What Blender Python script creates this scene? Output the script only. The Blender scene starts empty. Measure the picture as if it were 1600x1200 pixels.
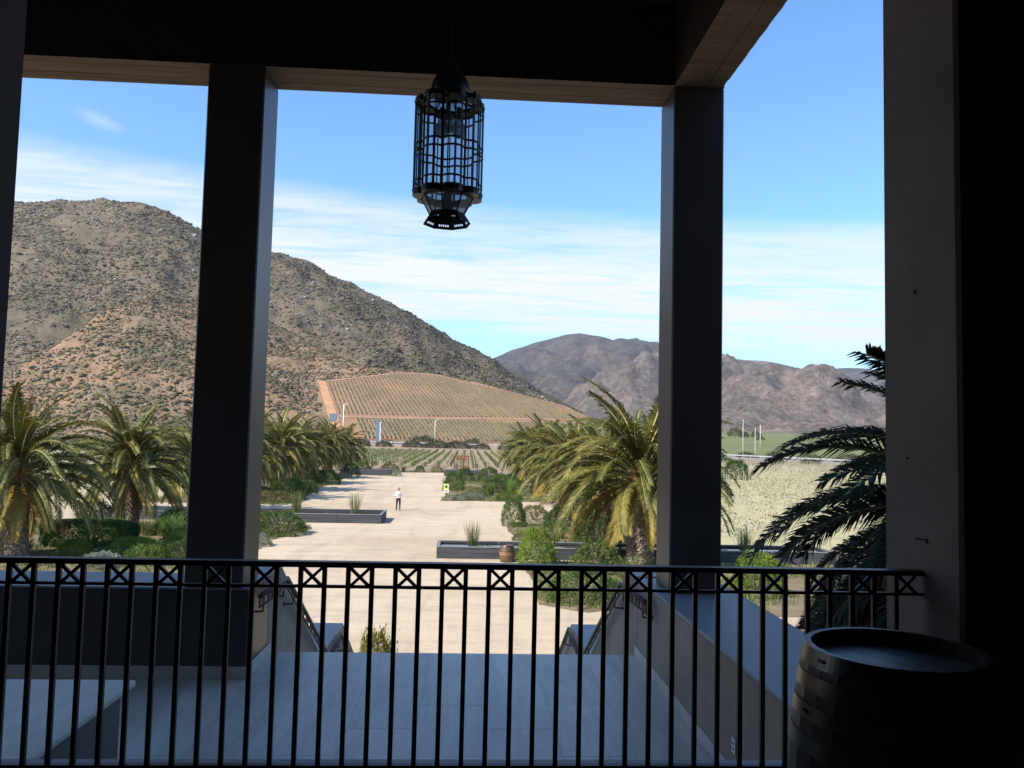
import bpy, bmesh, math, random
import numpy as np
from mathutils import Vector, Matrix, Euler

rnd = random.Random(7)
rng = np.random.default_rng(11)
PI = math.pi
R = math.radians
sc = bpy.context.scene
COL = sc.collection
EYE = 6.06

# ------------------------------------------------------------------ camera
pit, yaw, roll, FPX = R(3.65), R(3.1), R(1.35), 1250.0
fw = Vector((math.sin(yaw), math.cos(yaw), 0)); rt = Vector((math.cos(yaw), -math.sin(yaw), 0)); up = Vector((0, 0, 1))
f2 = fw * math.cos(pit) + up * math.sin(pit); u2 = up * math.cos(pit) - fw * math.sin(pit)
r3 = rt * math.cos(roll) + u2 * math.sin(roll); u3 = u2 * math.cos(roll) - rt * math.sin(roll)
cam_d = bpy.data.cameras.new('camera'); cam = bpy.data.objects.new('camera', cam_d); COL.objects.link(cam)
M = Matrix((r3, u3, -f2)).transposed().to_4x4(); M.translation = (0, 0, EYE)
cam.matrix_world = M
cam_d.sensor_width = 36; cam_d.lens = 36 * FPX / 1600; cam_d.clip_start = 0.05; cam_d.clip_end = 40000
sc.camera = cam

# ------------------------------------------------------------------ sun, sky, exposure
SUN = Vector((-0.92, -0.65, 1.0)).normalized()
SUN_EL = math.asin(SUN.z)
SUN_AZ = math.atan2(SUN.x, SUN.y)
sl = bpy.data.lights.new('sun', 'SUN'); sl.energy = 4.6; sl.angle = R(0.53); sl.color = (1.0, 0.94, 0.85)
so = bpy.data.objects.new('sun', sl); COL.objects.link(so)
so.rotation_euler = SUN.to_track_quat('Z', 'Y').to_euler(); so.location = (-60, -40, 80)

w = bpy.data.worlds.new('World'); sc.world = w; w.use_nodes = True
nt = w.node_tree; nt.nodes.clear()
def N(t, **k):
    n = nt.nodes.new(t)
    for a, b in k.items(): setattr(n, a, b)
    return n
def LK(a, b): nt.links.new(a, b)
def MA(op, a, b=None, c=None, clamp=False):
    n = nt.nodes.new('ShaderNodeMath'); n.operation = op; n.use_clamp = clamp
    for i, x in enumerate((a, b, c)):
        if x is None: continue
        if isinstance(x, (int, float)): n.inputs[i].default_value = x
        else: nt.links.new(x, n.inputs[i])
    return n.outputs[0]
def RAMP(x, pts):
    n = nt.nodes.new('ShaderNodeValToRGB'); e = n.color_ramp.elements
    while len(e) < len(pts): e.new(0.5)
    for el, (p, v) in zip(e, pts): el.position = p; el.color = (v, v, v, 1)
    nt.links.new(x, n.inputs[0]); return n.outputs[0]
SKY_STRENGTH = 0.15
out = N('ShaderNodeOutputWorld'); bg = N('ShaderNodeBackground'); bg.inputs[1].default_value = SKY_STRENGTH
sky = N('ShaderNodeTexSky', sky_type='NISHITA', sun_disc=False, sun_elevation=SUN_EL, sun_rotation=SUN_AZ)
sky.altitude = 300; sky.air_density = 1.0; sky.dust_density = 0.6; sky.ozone_density = 2.0
tc = N('ShaderNodeTexCoord'); sx = N('ShaderNodeSeparateXYZ'); LK(tc.outputs['Generated'], sx.inputs[0])
X, Y, Z = sx.outputs
h = MA('SQRT', MA('ADD', MA('MULTIPLY', X, X), MA('MULTIPLY', Y, Y)))
el = MA('DIVIDE', Z, h)                       # tangent of the elevation
az = MA('ARCTAN2', X, Y)
zc = MA('MAXIMUM', Z, 0.03)
cp = N('ShaderNodeCombineXYZ'); LK(MA('DIVIDE', X, zc), cp.inputs[0]); LK(MA('DIVIDE', Y, zc), cp.inputs[1])
def NOISE(vec, scale, detail=6, rough=.55, sc3=(1, 1, 1), rot=0, dist=0):
    mp = N('ShaderNodeMapping'); mp.inputs['Scale'].default_value = sc3; mp.inputs['Rotation'].default_value = (0, 0, rot)
    LK(vec, mp.inputs[0]); n = N('ShaderNodeTexNoise'); n.inputs['Scale'].default_value = scale
    n.inputs['Detail'].default_value = detail; n.inputs['Roughness'].default_value = rough; n.inputs['Distortion'].default_value = dist
    LK(mp.outputs[0], n.inputs['Vector']); return n.outputs[0]
big = NOISE(cp.outputs[0], 0.30, 5, .6, (.8, 1, 1), .3, .5)
mid_ = NOISE(cp.outputs[0], .9, 7, .68, (.6, 1.5, 1), .35, .6)
rip = NOISE(cp.outputs[0], 2.6, 5, .65, (.8, 2.6, 1), -.35, .8)
# cirrus deck that thins out overhead: elevation where it begins drifts with the azimuth
e2 = MA('ADD', el, MA('MULTIPLY', MA('SUBTRACT', big, .5), .06))
e3 = MA('ADD', e2, MA('MULTIPLY', az, .05))
band = RAMP(e3, [(.0, .75), (.085, .45), (.118, .04), (.142, .95), (.205, 1.0), (.235, .62), (.262, .66), (.292, .0)])
tex = MA('ADD', MA('MULTIPLY', mid_, .72), MA('MULTIPLY', rip, .42))
tx = RAMP(tex, [(.44, .04), (.53, .55), (.62, 1.0)])
mask = MA('MULTIPLY', band, MA('ADD', MA('MULTIPLY', tx, .78), .22))
# one small puff high on the left
pa = MA('DIVIDE', MA('SUBTRACT', az, -.437), .030); pe = MA('DIVIDE', MA('SUBTRACT', MA('ADD', el, MA('MULTIPLY', az, .25)), .2335), .011)
pd = MA('SUBTRACT', 1.0, MA('SQRT', MA('ADD', MA('MULTIPLY', pa, pa), MA('MULTIPLY', pe, pe))), clamp=True)
puff = MA('MULTIPLY', MA('MULTIPLY', pd, mid_), .55)
mask = MA('MAXIMUM', mask, puff, clamp=True)
mask = MA('MULTIPLY', mask, 1.08, clamp=True)
mx = N('ShaderNodeMix', data_type='RGBA'); LK(mask, mx.inputs[0])
tint = N('ShaderNodeMix', data_type='RGBA', blend_type='MULTIPLY'); tint.inputs[0].default_value = 1.0; tint.inputs[7].default_value = (.64, .92, 1.13, 1)
LK(sky.outputs[0], tint.inputs[6])
LK(tint.outputs[2], mx.inputs[6]); mx.inputs[7].default_value = (4.0, 4.15, 4.4, 1)
LK(mx.outputs[2], bg.inputs[0]); LK(bg.outputs[0], out.inputs[0])

vs = sc.view_settings
vs.view_transform = 'Standard'; vs.look = 'None'; vs.gamma = 1.0; vs.use_curve_mapping = False
vs.exposure = 0.75
cy = sc.cycles
cy.max_bounces = 6; cy.diffuse_bounces = 4; cy.glossy_bounces = 3; cy.transparent_max_bounces = 24; cy.transmission_bounces = 4
cy.volume_bounces = 0; cy.caustics_reflective = False; cy.caustics_refractive = False
cy.use_denoising = True; cy.sample_clamp_indirect = 6

# ------------------------------------------------------------------ materials
class NT:
    def __init__(s, name):
        s.m = bpy.data.materials.new(name); s.m.use_nodes = True; s.t = s.m.node_tree; s.t.nodes.clear()
        s.o = s.t.nodes.new('ShaderNodeOutputMaterial')
    def n(s, t, **k):
        x = s.t.nodes.new(t)
        for a, b in k.items(): setattr(x, a, b)
        return x
    def l(s, a, b): s.t.links.new(a, b)
    def pos(s): return s.n('ShaderNodeNewGeometry').outputs['Position']
    def obj(s): return s.n('ShaderNodeTexCoord').outputs['Object']
    def noise(s, vec, scale, detail=5, rough=.6, sc3=None, dist=0):
        if sc3:
            mp = s.n('ShaderNodeMapping'); mp.inputs['Scale'].default_value = sc3; s.l(vec, mp.inputs[0]); vec = mp.outputs[0]
        q = s.n('ShaderNodeTexNoise'); q.inputs['Scale'].default_value = scale; q.inputs['Detail'].default_value = detail
        q.inputs['Roughness'].default_value = rough; q.inputs['Distortion'].default_value = dist
        s.l(vec, q.inputs['Vector']); return q.outputs[0]
    def ramp(s, x, pts):
        q = s.n('ShaderNodeValToRGB'); e = q.color_ramp.elements
        while len(e) < len(pts): e.new(.5)
        for el_, (p, c) in zip(e, pts): el_.position = p; el_.color = (*c, 1) if not isinstance(c, (int, float)) else (c, c, c, 1)
        s.l(x, q.inputs[0]); return q.outputs[0]
    def mix(s, fac, a, b, bt='MIX'):
        q = s.n('ShaderNodeMix', data_type='RGBA', blend_type=bt)
        for i, v in ((0, fac), (6, a), (7, b)):
            if isinstance(v, (int, float)): q.inputs[i].default_value = v
            elif isinstance(v, tuple): q.inputs[i].default_value = (*v, 1)
            else: s.l(v, q.inputs[i])
        return q.outputs[2]
    def bsdf(s, col, rough=.7, spec=.3, metal=0, bump=None, bstr=.3, bdist=.01):
        p = s.n('ShaderNodeBsdfPrincipled')
        if isinstance(col, tuple): p.inputs['Base Color'].default_value = (*col, 1)
        else: s.l(col, p.inputs['Base Color'])
        if isinstance(rough, (int, float)): p.inputs['Roughness'].default_value = rough
        else: s.l(rough, p.inputs['Roughness'])
        p.inputs['Specular IOR Level'].default_value = spec; p.inputs['Metallic'].default_value = metal
        if bump is not None:
            b = s.n('ShaderNodeBump'); b.inputs['Strength'].default_value = bstr; b.inputs['Distance'].default_value = bdist
            s.l(bump, b.inputs['Height']); s.l(b.outputs[0], p.inputs['Normal'])
        return p.outputs[0]
    def end(s, sh): s.l(sh, s.o.inputs[0]); return s.m

def shade(c, k): return tuple(min(1, x * k) for x in c)
def mat_rough(name, c, var=.25, scale=3, rough=.8, spec=.25, bscale=40, bstr=.25, bdist=.01, metal=0, c2=None, sc3=None, local=True):
    a = NT(name); v = a.obj() if local else a.pos()
    n1 = a.noise(v, scale, 6, .6, sc3)
    col = a.ramp(n1, [(.3, shade(c, 1 - var)), (.5, c), (.72, c2 or shade(c, 1 + var))])
    b = a.noise(v, bscale, 4, .6, sc3)
    return a.end(a.bsdf(col, rough, spec, metal, b, bstr, bdist))
def mat_leaf(name, c1, c2, c3=None, transl=.28, rough=.5, spec=.3, nscale=1.3):
    a = NT(name); oi = a.n('ShaderNodeObjectInfo')
    n1 = a.noise(a.obj(), nscale, 3, .6)
    f = a.n('ShaderNodeMath', operation='ADD'); a.l(n1, f.inputs[0])
    q = a.n('ShaderNodeMath', operation='MULTIPLY_ADD'); a.l(oi.outputs['Random'], q.inputs[0]); q.inputs[1].default_value = .3; q.inputs[2].default_value = -.15
    a.l(q.outputs[0], f.inputs[1])
    col = a.ramp(f.outputs[0], [(.3, c1), (.55, c2), (.75, c3 or shade(c2, 1.3))])
    p = a.bsdf(col, rough, spec)
    t = a.n('ShaderNodeBsdfTranslucent'); a.l(a.mix(1.0, col, (1.15, 1.1, .6), 'MULTIPLY'), t.inputs[0])
    m = a.n('ShaderNodeMixShader'); m.inputs[0].default_value = transl
    a.l(p, m.inputs[1]); a.l(t.outputs[0], m.inputs[2]); return a.end(m.outputs[0])

MT = {}
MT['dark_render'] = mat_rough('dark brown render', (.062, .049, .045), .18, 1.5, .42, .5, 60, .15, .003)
MT['black_render'] = mat_rough('near black beam paint', (.028, .022, .020), .22, 1.5, .8, .2, 60, .3, .006)
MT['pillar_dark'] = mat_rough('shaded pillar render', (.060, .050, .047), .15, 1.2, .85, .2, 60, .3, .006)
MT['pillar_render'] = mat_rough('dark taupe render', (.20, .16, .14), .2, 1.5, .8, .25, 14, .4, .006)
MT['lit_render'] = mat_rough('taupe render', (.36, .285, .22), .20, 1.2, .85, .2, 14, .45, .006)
MT['beam_concrete'] = mat_rough('board marked concrete', (.23, .165, .11), .3, 2.2, .85, .2, 14, .5, .01, sc3=(.25, 3, 3))
MT['cap'] = mat_rough('smooth grey blue cap', (.26, .26, .265), .12, 1.6, .5, .5, 30, .1, .004)
MT['skirting'] = mat_rough('pale skirting', (.56, .52, .46), .15, 3, .7, .3, 40, .2, .004)
MT['room'] = mat_rough('dark room paint', (.022, .018, .016), .2, 2, .8, .2, 40, .2, .005)
MT['iron'] = mat_rough('black painted iron', (.013, .011, .011), .3, 8, .42, .4, 90, .15, .002, c2=(.034, .021, .015))
MT['iron_brown'] = mat_rough('dark handrail iron', (.035, .027, .023), .3, 8, .5, .4, 90, .15, .002)
def floor_mat():
    a = NT('streaky travertine'); v = a.pos(); oi = a.n('ShaderNodeObjectInfo')
    n1 = a.noise(v, 1.3, 7, .65, (3.2, .45, 1), .6); n2 = a.noise(v, 14, 5, .7, (1.5, .5, 1))
    c = a.ramp(n1, [(.30, (.52, .46, .385)), (.5, (.64, .57, .485)), (.68, (.75, .675, .58))])
    c = a.mix(.5, c, a.ramp(n2, [(.3, .86), (.55, 1.04)]), 'MULTIPLY')
    pit_ = a.ramp(a.noise(v, 30, 3, .6, (2.5, .6, 1)), [(.27, .35), (.31, 1.0)])
    c = a.mix(.8, c, pit_, 'MULTIPLY')
    k = a.ramp(oi.outputs['Random'], [(0, .92), (1, 1.06)])
    c = a.mix(1.0, c, k, 'MULTIPLY')
    return a.end(a.bsdf(c, .42, .45, 0, n2, .12, .004))
MT['floor'] = floor_mat()
def gravel_mat():
    a = NT('pale packed gravel'); v = a.pos()
    n1 = a.noise(v, .10, 6, .65, (.6, 1.3, 1), .8); n2 = a.noise(v, .8, 7, .72, (.5, 1.6, 1)); n3 = a.noise(v, 30, 3, .75); n4 = a.noise(v, .22, 4, .6, (2.2, .35, 1), 1.2)
    c = a.ramp(n1, [(.32, (.47, .355, .24)), (.5, (.55, .43, .298)), (.68, (.60, .48, .345))])
    c = a.mix(.75, c, a.ramp(n2, [(.30, .70), (.5, .97), (.7, 1.06)]), 'MULTIPLY')
    c = a.mix(.5, c, a.ramp(n4, [(.36, .78), (.48, 1.0)]), 'MULTIPLY')
    c = a.mix(.7, c, a.ramp(n3, [(.3, .62), (.62, 1.14)]), 'MULTIPLY')
    return a.end(a.bsdf(c, .95, .1, 0, n3, .8, .02))
MT['gravel'] = gravel_mat()
MT['soil'] = mat_rough('garden soil', (.20, .15, .09), .35, .7, .95, .1, 20, .6, .03, c2=(.26, .22, .10), local=False)
MT['tan'] = mat_rough('dry earth', (.24, .19, .13), .25, .05, .95, .1, 6, .5, .05, c2=(.27, .215, .15), local=False)
MT['vsoil'] = mat_rough('vineyard earth', (.30, .215, .14), .2, .08, .95, .1, 3, .5, .05, c2=(.30, .25, .13), local=False)
MT['ysoil'] = mat_rough('dry yellow grass', (.44, .385, .22), .25, .15, .95, .1, 4, .6, .05, c2=(.36, .35, .16), local=False)
MT['field'] = mat_rough('green crop field', (.15, .16, .065), .25, .012, .95, .1, 1, .5, .1, c2=(.23, .215, .10), sc3=(1, 4, 1), local=False)
MT['asphalt'] = mat_rough('worn road', (.25, .25, .25), .1, .2, .9, .2, 9, .3, .02, local=False)
MT['palm_green'] = mat_leaf('palm leaf green', (.066, .072, .014), (.118, .112, .022), (.215, .178, .040), .07, .5, .22)
MT['palm_yellow'] = mat_leaf('palm leaf yellowing', (.16, .125, .026), (.28, .205, .042), (.40, .28, .065), .09, .55, .2)
MT['palm_shade'] = mat_leaf('shade darkened palm leaf', (.026, .032, .012), (.040, .046, .018), (.06, .062, .024), .08, .6, .12)  # same palm leaf, with the building's shade put into a darker colour
MT['palm_dead'] = mat_leaf('palm leaf dead', (.17, .10, .045), (.26, .17, .08), (.33, .24, .12), .15, .7, .2)
MT['rachis'] = mat_rough('palm midrib', (.50, .44, .18), .2, 2, .5, .4, 20, .1)
MT['rachis_dry'] = mat_rough('palm midrib dry', (.40, .27, .11), .25, 2, .6, .3, 20, .1)
def trunk_mat():
    a = NT('palm trunk'); v = a.obj()
    n1 = a.noise(v, 7, 5, .7); z = a.noise(v, 1.2, 3)
    c = a.ramp(n1, [(.32, (.06, .042, .03)), (.46, (.20, .145, .105)), (.62, (.46, .36, .27))])
    return a.end(a.bsdf(c, .9, .15, 0, n1, .6, .03))
MT['trunk'] = trunk_mat()
MT['boss'] = mat_rough('palm leaf bases', (.34, .18, .07), .4, 6, .8, .2, 30, .5, .02)
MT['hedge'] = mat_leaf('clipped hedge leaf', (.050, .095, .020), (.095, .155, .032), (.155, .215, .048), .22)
MT['shrub'] = mat_leaf('shrub leaf', (.055, .09, .022), (.10, .145, .036), (.16, .20, .055), .25)
MT['lime'] = mat_leaf('lime shrub leaf', (.09, .145, .022), (.17, .24, .036), (.27, .33, .065), .3)
MT['olive'] = mat_leaf('olive shrub leaf', (.12, .12, .045), (.20, .18, .06), (.28, .23, .09), .25)
MT['yellow'] = mat_leaf('yellow shrub leaf', (.16, .15, .035), (.26, .23, .06), (.36, .31, .10), .3)
MT['silver'] = mat_leaf('silver shrub leaf', (.16, .19, .15), (.25, .28, .23), (.36, .38, .33), .2)
MT['grass'] = mat_leaf('grass blade', (.10, .13, .04), (.19, .21, .075), (.32, .30, .14), .3, .5, .3, .35)
MT['grass_green'] = mat_leaf('green blade', (.07, .13, .025), (.14, .22, .04), (.22, .29, .07), .3)
MT['vine'] = mat_leaf('vine leaf', (.08, .11, .03), (.14, .17, .05), (.22, .24, .08), .3, nscale=.5)
MT['vine_far'] = mat_leaf('far vine leaf', (.07, .085, .030), (.10, .112, .040), (.135, .135, .055), .1, nscale=.1)
MT['stake'] = mat_rough('weathered stake', (.42, .35, .27), .3, 4, .9, .1, 30, .3)
MT['trough'] = mat_rough('charcoal timber', (.060, .062, .068), .35, 1.2, .75, .3, 30, .4, .01, sc3=(.4, 4, 6))
MT['galv'] = mat_rough('galvanised rail', (.34, .34, .34), .1, 1, .6, .3, 30, .05)
MT['rim'] = mat_rough('grey timber rim', (.17, .165, .165), .3, 1.5, .7, .3, 30, .4, .01, sc3=(.4, 4, 6))
def water_mat():
    a = NT('dark pond water'); n = a.noise(a.pos(), 3, 3, .5)
    return a.end(a.bsdf((.012, .012, .010), .06, .5, 0, n, .05, .01))
MT['water'] = water_mat()
MT['lily'] = mat_rough('lily pad', (.25, .26, .14), .3, 5, .5, .4, 20, .1)
def wood_mat(name, c, c2, sc3, rough=.55):
    a = NT(name); v = a.obj(); oi = a.n('ShaderNodeObjectInfo')
    n1 = a.noise(v, 5, 6, .65, sc3, .8); k = a.ramp(oi.outputs['Random'], [(0, .88), (1, 1.1)])
    c = a.mix(1.0, a.ramp(n1, [(.3, c), (.7, c2)]), k, 'MULTIPLY')
    return a.end(a.bsdf(c, rough, .4, 0, n1, .25, .004))
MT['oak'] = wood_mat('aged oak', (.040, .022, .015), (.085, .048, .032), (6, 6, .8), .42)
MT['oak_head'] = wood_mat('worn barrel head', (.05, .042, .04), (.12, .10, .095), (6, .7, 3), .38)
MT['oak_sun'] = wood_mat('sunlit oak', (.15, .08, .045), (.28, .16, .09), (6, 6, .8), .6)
MT['hoop'] = mat_rough('dull steel hoop', (.12, .108, .094), .45, 7, .33, .5, 60, .2, .002, .9)
MT['wood_red'] = mat_rough('red brown timber', (.20, .075, .035), .3, 3, .7, .3, 30, .3)
MT['white'] = mat_rough('white paint', (.78, .78, .77), .05, 2, .6, .3, 30, .05)
MT['grey_paint'] = mat_rough('grey blue paint', (.16, .19, .24), .15, 1, .6, .3, 30, .05)
MT['signgreen'] = mat_rough('lime sign print', (.55, .60, .12), .05, 2, .5, .3, 30, .05)
MT['black'] = mat_rough('black print', (.03, .03, .03), .1, 2, .6, .3, 30, .05)
MT['skin'] = mat_rough('skin', (.45, .27, .19), .1, 6, .6, .3, 50, .05)
MT['shirt'] = mat_rough('white shirt cloth', (.78, .78, .80), .06, 6, .9, .1, 30, .3)
MT['trousers'] = mat_rough('dark trousers cloth', (.022, .022, .026), .2, 6, .9, .1, 30, .3)
MT['hair'] = mat_rough('grey hair', (.22, .20, .19), .3, 30, .7, .2, 60, .3)
MT['shoe'] = mat_rough('black leather', (.02, .018, .017), .2, 6, .4, .4, 30, .1)
MT['carglass'] = mat_rough('car window', (.02, .024, .03), .1, 3, .1, .5, 10, .02)
MT['rubber'] = mat_rough('tyre rubber', (.02, .02, .02), .1, 3, .8, .2, 10, .1)
MT['orange'] = mat_rough('orange track', (.31, .19, .115), .3, .16, .95, .1, 2, .4, .1, local=False)
MT['orange_bright'] = mat_rough('bright orange bank', (.43, .235, .125), .22, .12, .95, .1, 2, .4, .1, local=False)
MT['plot'] = mat_rough('orange vineyard soil', (.245, .146, .088), .18, .03, .95, .1, 1, .5, .2, c2=(.34, .18, .10), local=False)
MT['scrub'] = mat_leaf('dry hill scrub', (.070, .070, .034), (.115, .104, .052), (.165, .138, .075), .05, .9, .1, .02)
MT['scrub_dark'] = mat_leaf('dark hill scrub', (.072, .067, .042), (.105, .090, .058), (.15, .118, .078), .05, .9, .1, .02)
MT['brush'] = mat_leaf('dry brown brush', (.10, .078, .046), (.14, .104, .062), (.18, .13, .08), .05, .9, .1, .02)
MT['boulder'] = mat_rough('pale boulder', (.28, .25, .215), .3, .05, .95, .1, .4, .6, .3, local=False)
MT['roadside'] = mat_leaf('roadside bush leaf', (.075, .075, .036), (.11, .105, .048), (.16, .14, .065), .15)
def glass_mat(name, tr, col, rough):
    a = NT(name); t = a.n('ShaderNodeBsdfTransparent'); t.inputs[0].default_value = (*col, 1)
    g = a.bsdf((.5, .52, .52), rough, .5); m = a.n('ShaderNodeMixShader'); m.inputs[0].default_value = 1 - tr
    a.l(t.outputs[0], m.inputs[1]); a.l(g, m.inputs[2]); return a.end(m.outputs[0])
MT['glass'] = glass_mat('lantern glass', .80, (.84, .87, .9), .25)
MT['frost'] = glass_mat('dusty lantern glass', .45, (.75, .75, .72), .6)
def hill_mat():
    a = NT('hillside ground'); v = a.pos(); at = a.n('ShaderNodeAttribute', attribute_name='foot'); foot = at.outputs['Fac']
    n1 = a.noise(v, .012, 6, .62); n2 = a.noise(v, .07, 6, .7); n3 = a.noise(v, .35, 4, .7)
    up_ = a.ramp(n1, [(.3, (.115, .096, .064)), (.5, (.15, .117, .078)), (.7, (.195, .145, .097))])
    lo = a.ramp(n1, [(.3, (.165, .137, .087)), (.44, (.22, .16, .10)), (.56, (.29, .175, .105)), (.68, (.25, .19, .135))])
    c = a.mix(foot, up_, lo)
    sp = a.ramp(n2, [(.40, (.58, .60, .52)), (.52, (1, 1, 1))])
    c = a.mix(.75, c, sp, 'MULTIPLY')
    rk = a.ramp(n3, [(.66, 0.0), (.74, 1.0)]); inv = a.n('ShaderNodeMath', operation='MULTIPLY')
    a.l(rk, inv.inputs[0]); inv.inputs[1].default_value = .35
    c = a.mix(inv.outputs[0], c, (.36, .32, .28))
    return a.end(a.bsdf(c, .95, .1, 0, n2, .9, 3.0))
MT['hill'] = hill_mat()
def mount_mat(name, c1, c2, c3):
    a = NT(name); v = a.pos(); n1 = a.noise(v, .0028, 8, .68); n2 = a.noise(v, .018, 7, .75); n3 = a.noise(v, .075, 5, .75)
    c = a.ramp(n1, [(.35, c1), (.5, c2), (.65, c3)])
    c = a.mix(.8, c, a.ramp(n2, [(.38, .45), (.58, 1.15)]), 'MULTIPLY')
    c = a.mix(.7, c, a.ramp(n3, [(.40, .5), (.55, 1.15)]), 'MULTIPLY')
    rk = a.ramp(n3, [(.64, 0.0), (.72, .7)])
    c = a.mix(rk, c, (.36, .32, .29))
    return a.end(a.bsdf(c, .95, .1, 0, n2, 1.0, 25.0))
MT['mount_far'] = mount_mat('far mountain', (.065, .058, .052), (.10, .085, .075), (.16, .12, .10))
MT['mount_brown'] = mount_mat('brown mountain', (.12, .10, .082), (.19, .148, .12), (.27, .20, .155))

# ------------------------------------------------------------------ mesh helpers
class MB:
    def __init__(s): s.v = []; s.f = []; s.m = []
    def add(s, vs_, fs, mi=0):
        b = len(s.v); s.v += [tuple(p) for p in vs_]
        s.f += [tuple(i + b for i in f) for f in fs]; s.m += [mi] * len(fs); return s
    def box(s, x0, x1, y0, y1, z0, z1, mi=0, c=0):
        if c <= 0:
            vs_ = [(x, y, z) for z in (z0, z1) for y in (y0, y1) for x in (x0, x1)]
            return s.add(vs_, [(0, 2, 3, 1), (4, 5, 7, 6), (0, 1, 5, 4), (2, 6, 7, 3), (0, 4, 6, 2), (1, 3, 7, 5)], mi)
        bm = bmesh.new(); bmesh.ops.create_cube(bm, size=1)
        for v in bm.verts:
            v.co = (x0 + (v.co.x + .5) * (x1 - x0), y0 + (v.co.y + .5) * (y1 - y0), z0 + (v.co.z + .5) * (z1 - z0))
        bmesh.ops.bevel(bm, geom=bm.edges[:], offset=c, segments=1, affect='EDGES')
        bm.verts.index_update()
        s.add([v.co[:] for v in bm.verts], [[v.index for v in f.verts] for f in bm.faces], mi); bm.free(); return s
    def tube(s, pts, r, n=6, mi=0, cap=True, closed=False, ph=0):
        pts = [Vector(p) for p in pts]; k = len(pts); rr = r if isinstance(r, (list, tuple)) else [r] * k
        vs_ = []; prev = None
        for i, p in enumerate(pts):
            a = pts[(i - 1) % k] if (closed or i) else p; b = pts[(i + 1) % k] if (closed or i < k - 1) else p
            t = (b - a).normalized()
            if prev is None:
                q = Vector((0, 0, 1)) if abs(t.z) < .9 else Vector((1, 0, 0)); prev = (q - t * q.dot(t)).normalized()
            else: prev = (prev - t * prev.dot(t)).normalized()
            bn = t.cross(prev)
            for j in range(n):
                g = 2 * PI * j / n + ph; vs_.append(p + (prev * math.cos(g) + bn * math.sin(g)) * rr[i])
        fs = []
        for i in range(k if closed else k - 1):
            i2 = (i + 1) % k
            for j in range(n): fs.append((i * n + j, i * n + (j + 1) % n, i2 * n + (j + 1) % n, i2 * n + j))
        if cap and not closed: fs += [tuple(range(n))[::-1], tuple((k - 1) * n + j for j in range(n))]
        return s.add(vs_, fs, mi)
    def lathe(s, prof, n=24, c=(0, 0), mi=0, cap=True, ph=0, a0=0, a1=2 * PI):
        full = abs(a1 - a0 - 2 * PI) < 1e-6; m = n if full else n + 1; vs_ = []
        for r_, z in prof:
            for j in range(m):
                g = a0 + (a1 - a0) * j / n + ph; vs_.append((c[0] + r_ * math.cos(g), c[1] + r_ * math.sin(g), z))
        fs = [(i * m + j, i * m + (j + 1) % m, (i + 1) * m + (j + 1) % m, (i + 1) * m + j) for i in range(len(prof) - 1) for j in range(n)]
        if cap and full: fs += [tuple(range(m))[::-1], tuple((len(prof) - 1) * m + j for j in range(m))]
        return s.add(vs_, fs, mi)
    def prism_yz(s, poly, x0, x1, mi=0):
        n = len(poly); vs_ = [(x0, y, z) for y, z in poly] + [(x1, y, z) for y, z in poly]
        return s.add(vs_, [tuple(range(n)), tuple(range(n, 2 * n))[::-1]] + [(i, i + n, (i + 1) % n + n, (i + 1) % n) for i in range(n)], mi)
    def bar(s, a, b, w_, d_, mi=0):       # square bar from a to b
        return s.tube([a, b], [max(w_, d_) * .7071] * 2, 4, mi, ph=PI / 4)
    def build(s, name, mats, parent=None, smooth=False, world=True):
        me = bpy.data.meshes.new(name)
        off = Vector((0, 0, 0))
        if parent is not None and world:
            p = parent
            while p is not None: off += p.location; p = p.parent
        vs_ = [(x - off.x, y - off.y, z - off.z) for x, y, z in s.v]
        me.from_pydata(vs_, [], s.f); 
        for m in (mats if isinstance(mats, (list, tuple)) else [mats]): me.materials.append(MT[m] if isinstance(m, str) else m)
        me.polygons.foreach_set('material_index', s.m)
        if smooth: me.polygons.foreach_set('use_smooth', [True] * len(s.f))
        bm = bmesh.new(); bm.from_mesh(me); bmesh.ops.recalc_face_normals(bm, faces=bm.faces); bm.to_mesh(me); bm.free()
        return link(name, me, parent)
def link(name, me, parent=None):
    o = bpy.data.objects.new(name, me); COL.objects.link(o)
    if parent is not None: o.parent = parent
    return o
def np_mesh(name, V, F, mats, mi=None, smooth=False):     # F: (n,k) array
    me = bpy.data.meshes.new(name); V = np.asarray(V, np.float32); F = np.asarray(F, np.int32); k = F.shape[1]
    me.vertices.add(len(V)); me.vertices.foreach_set('co', V.ravel())
    me.loops.add(F.size); me.loops.foreach_set('vertex_index', F.ravel())
    me.polygons.add(len(F)); me.polygons.foreach_set('loop_start', np.arange(len(F), dtype=np.int32) * k)
    me.polygons.foreach_set('loop_total', np.full(len(F), k, np.int32))
    for m in mats: me.materials.append(MT[m])
    if mi is not None: me.polygons.foreach_set('material_index', np.asarray(mi, np.int32))
    if smooth: me.polygons.foreach_set('use_smooth', np.ones(len(F), bool))
    me.update(calc_edges=True); return me
def tag(o, label=None, cat=None, group=None, kind=None):
    if label: o['label'] = label
    if cat: o['category'] = cat
    if group: o['group'] = group
    if kind: o['kind'] = kind
    return o
def thing(name, label, cat, loc=(0, 0, 0), rz=0, group=None):
    o = bpy.data.objects.new(name, None); COL.objects.link(o); o.location = loc; o.rotation_euler = (0, 0, rz)
    o.empty_display_size = .2
    return tag(o, label, cat, group)
def struct(o): o['kind'] = 'structure'; return o
def copy_tree(o, parent=None):
    c = o.copy(); COL.objects.link(c); c.parent = parent
    for ch in list(o.children): copy_tree(ch, c)
    return c
def sheet(name, pts, z, m, sub=None):
    b = MB(); b.add([(x, y, z) for x, y in pts], [tuple(range(len(pts)))]); return struct(b.build(name, m))

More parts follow.
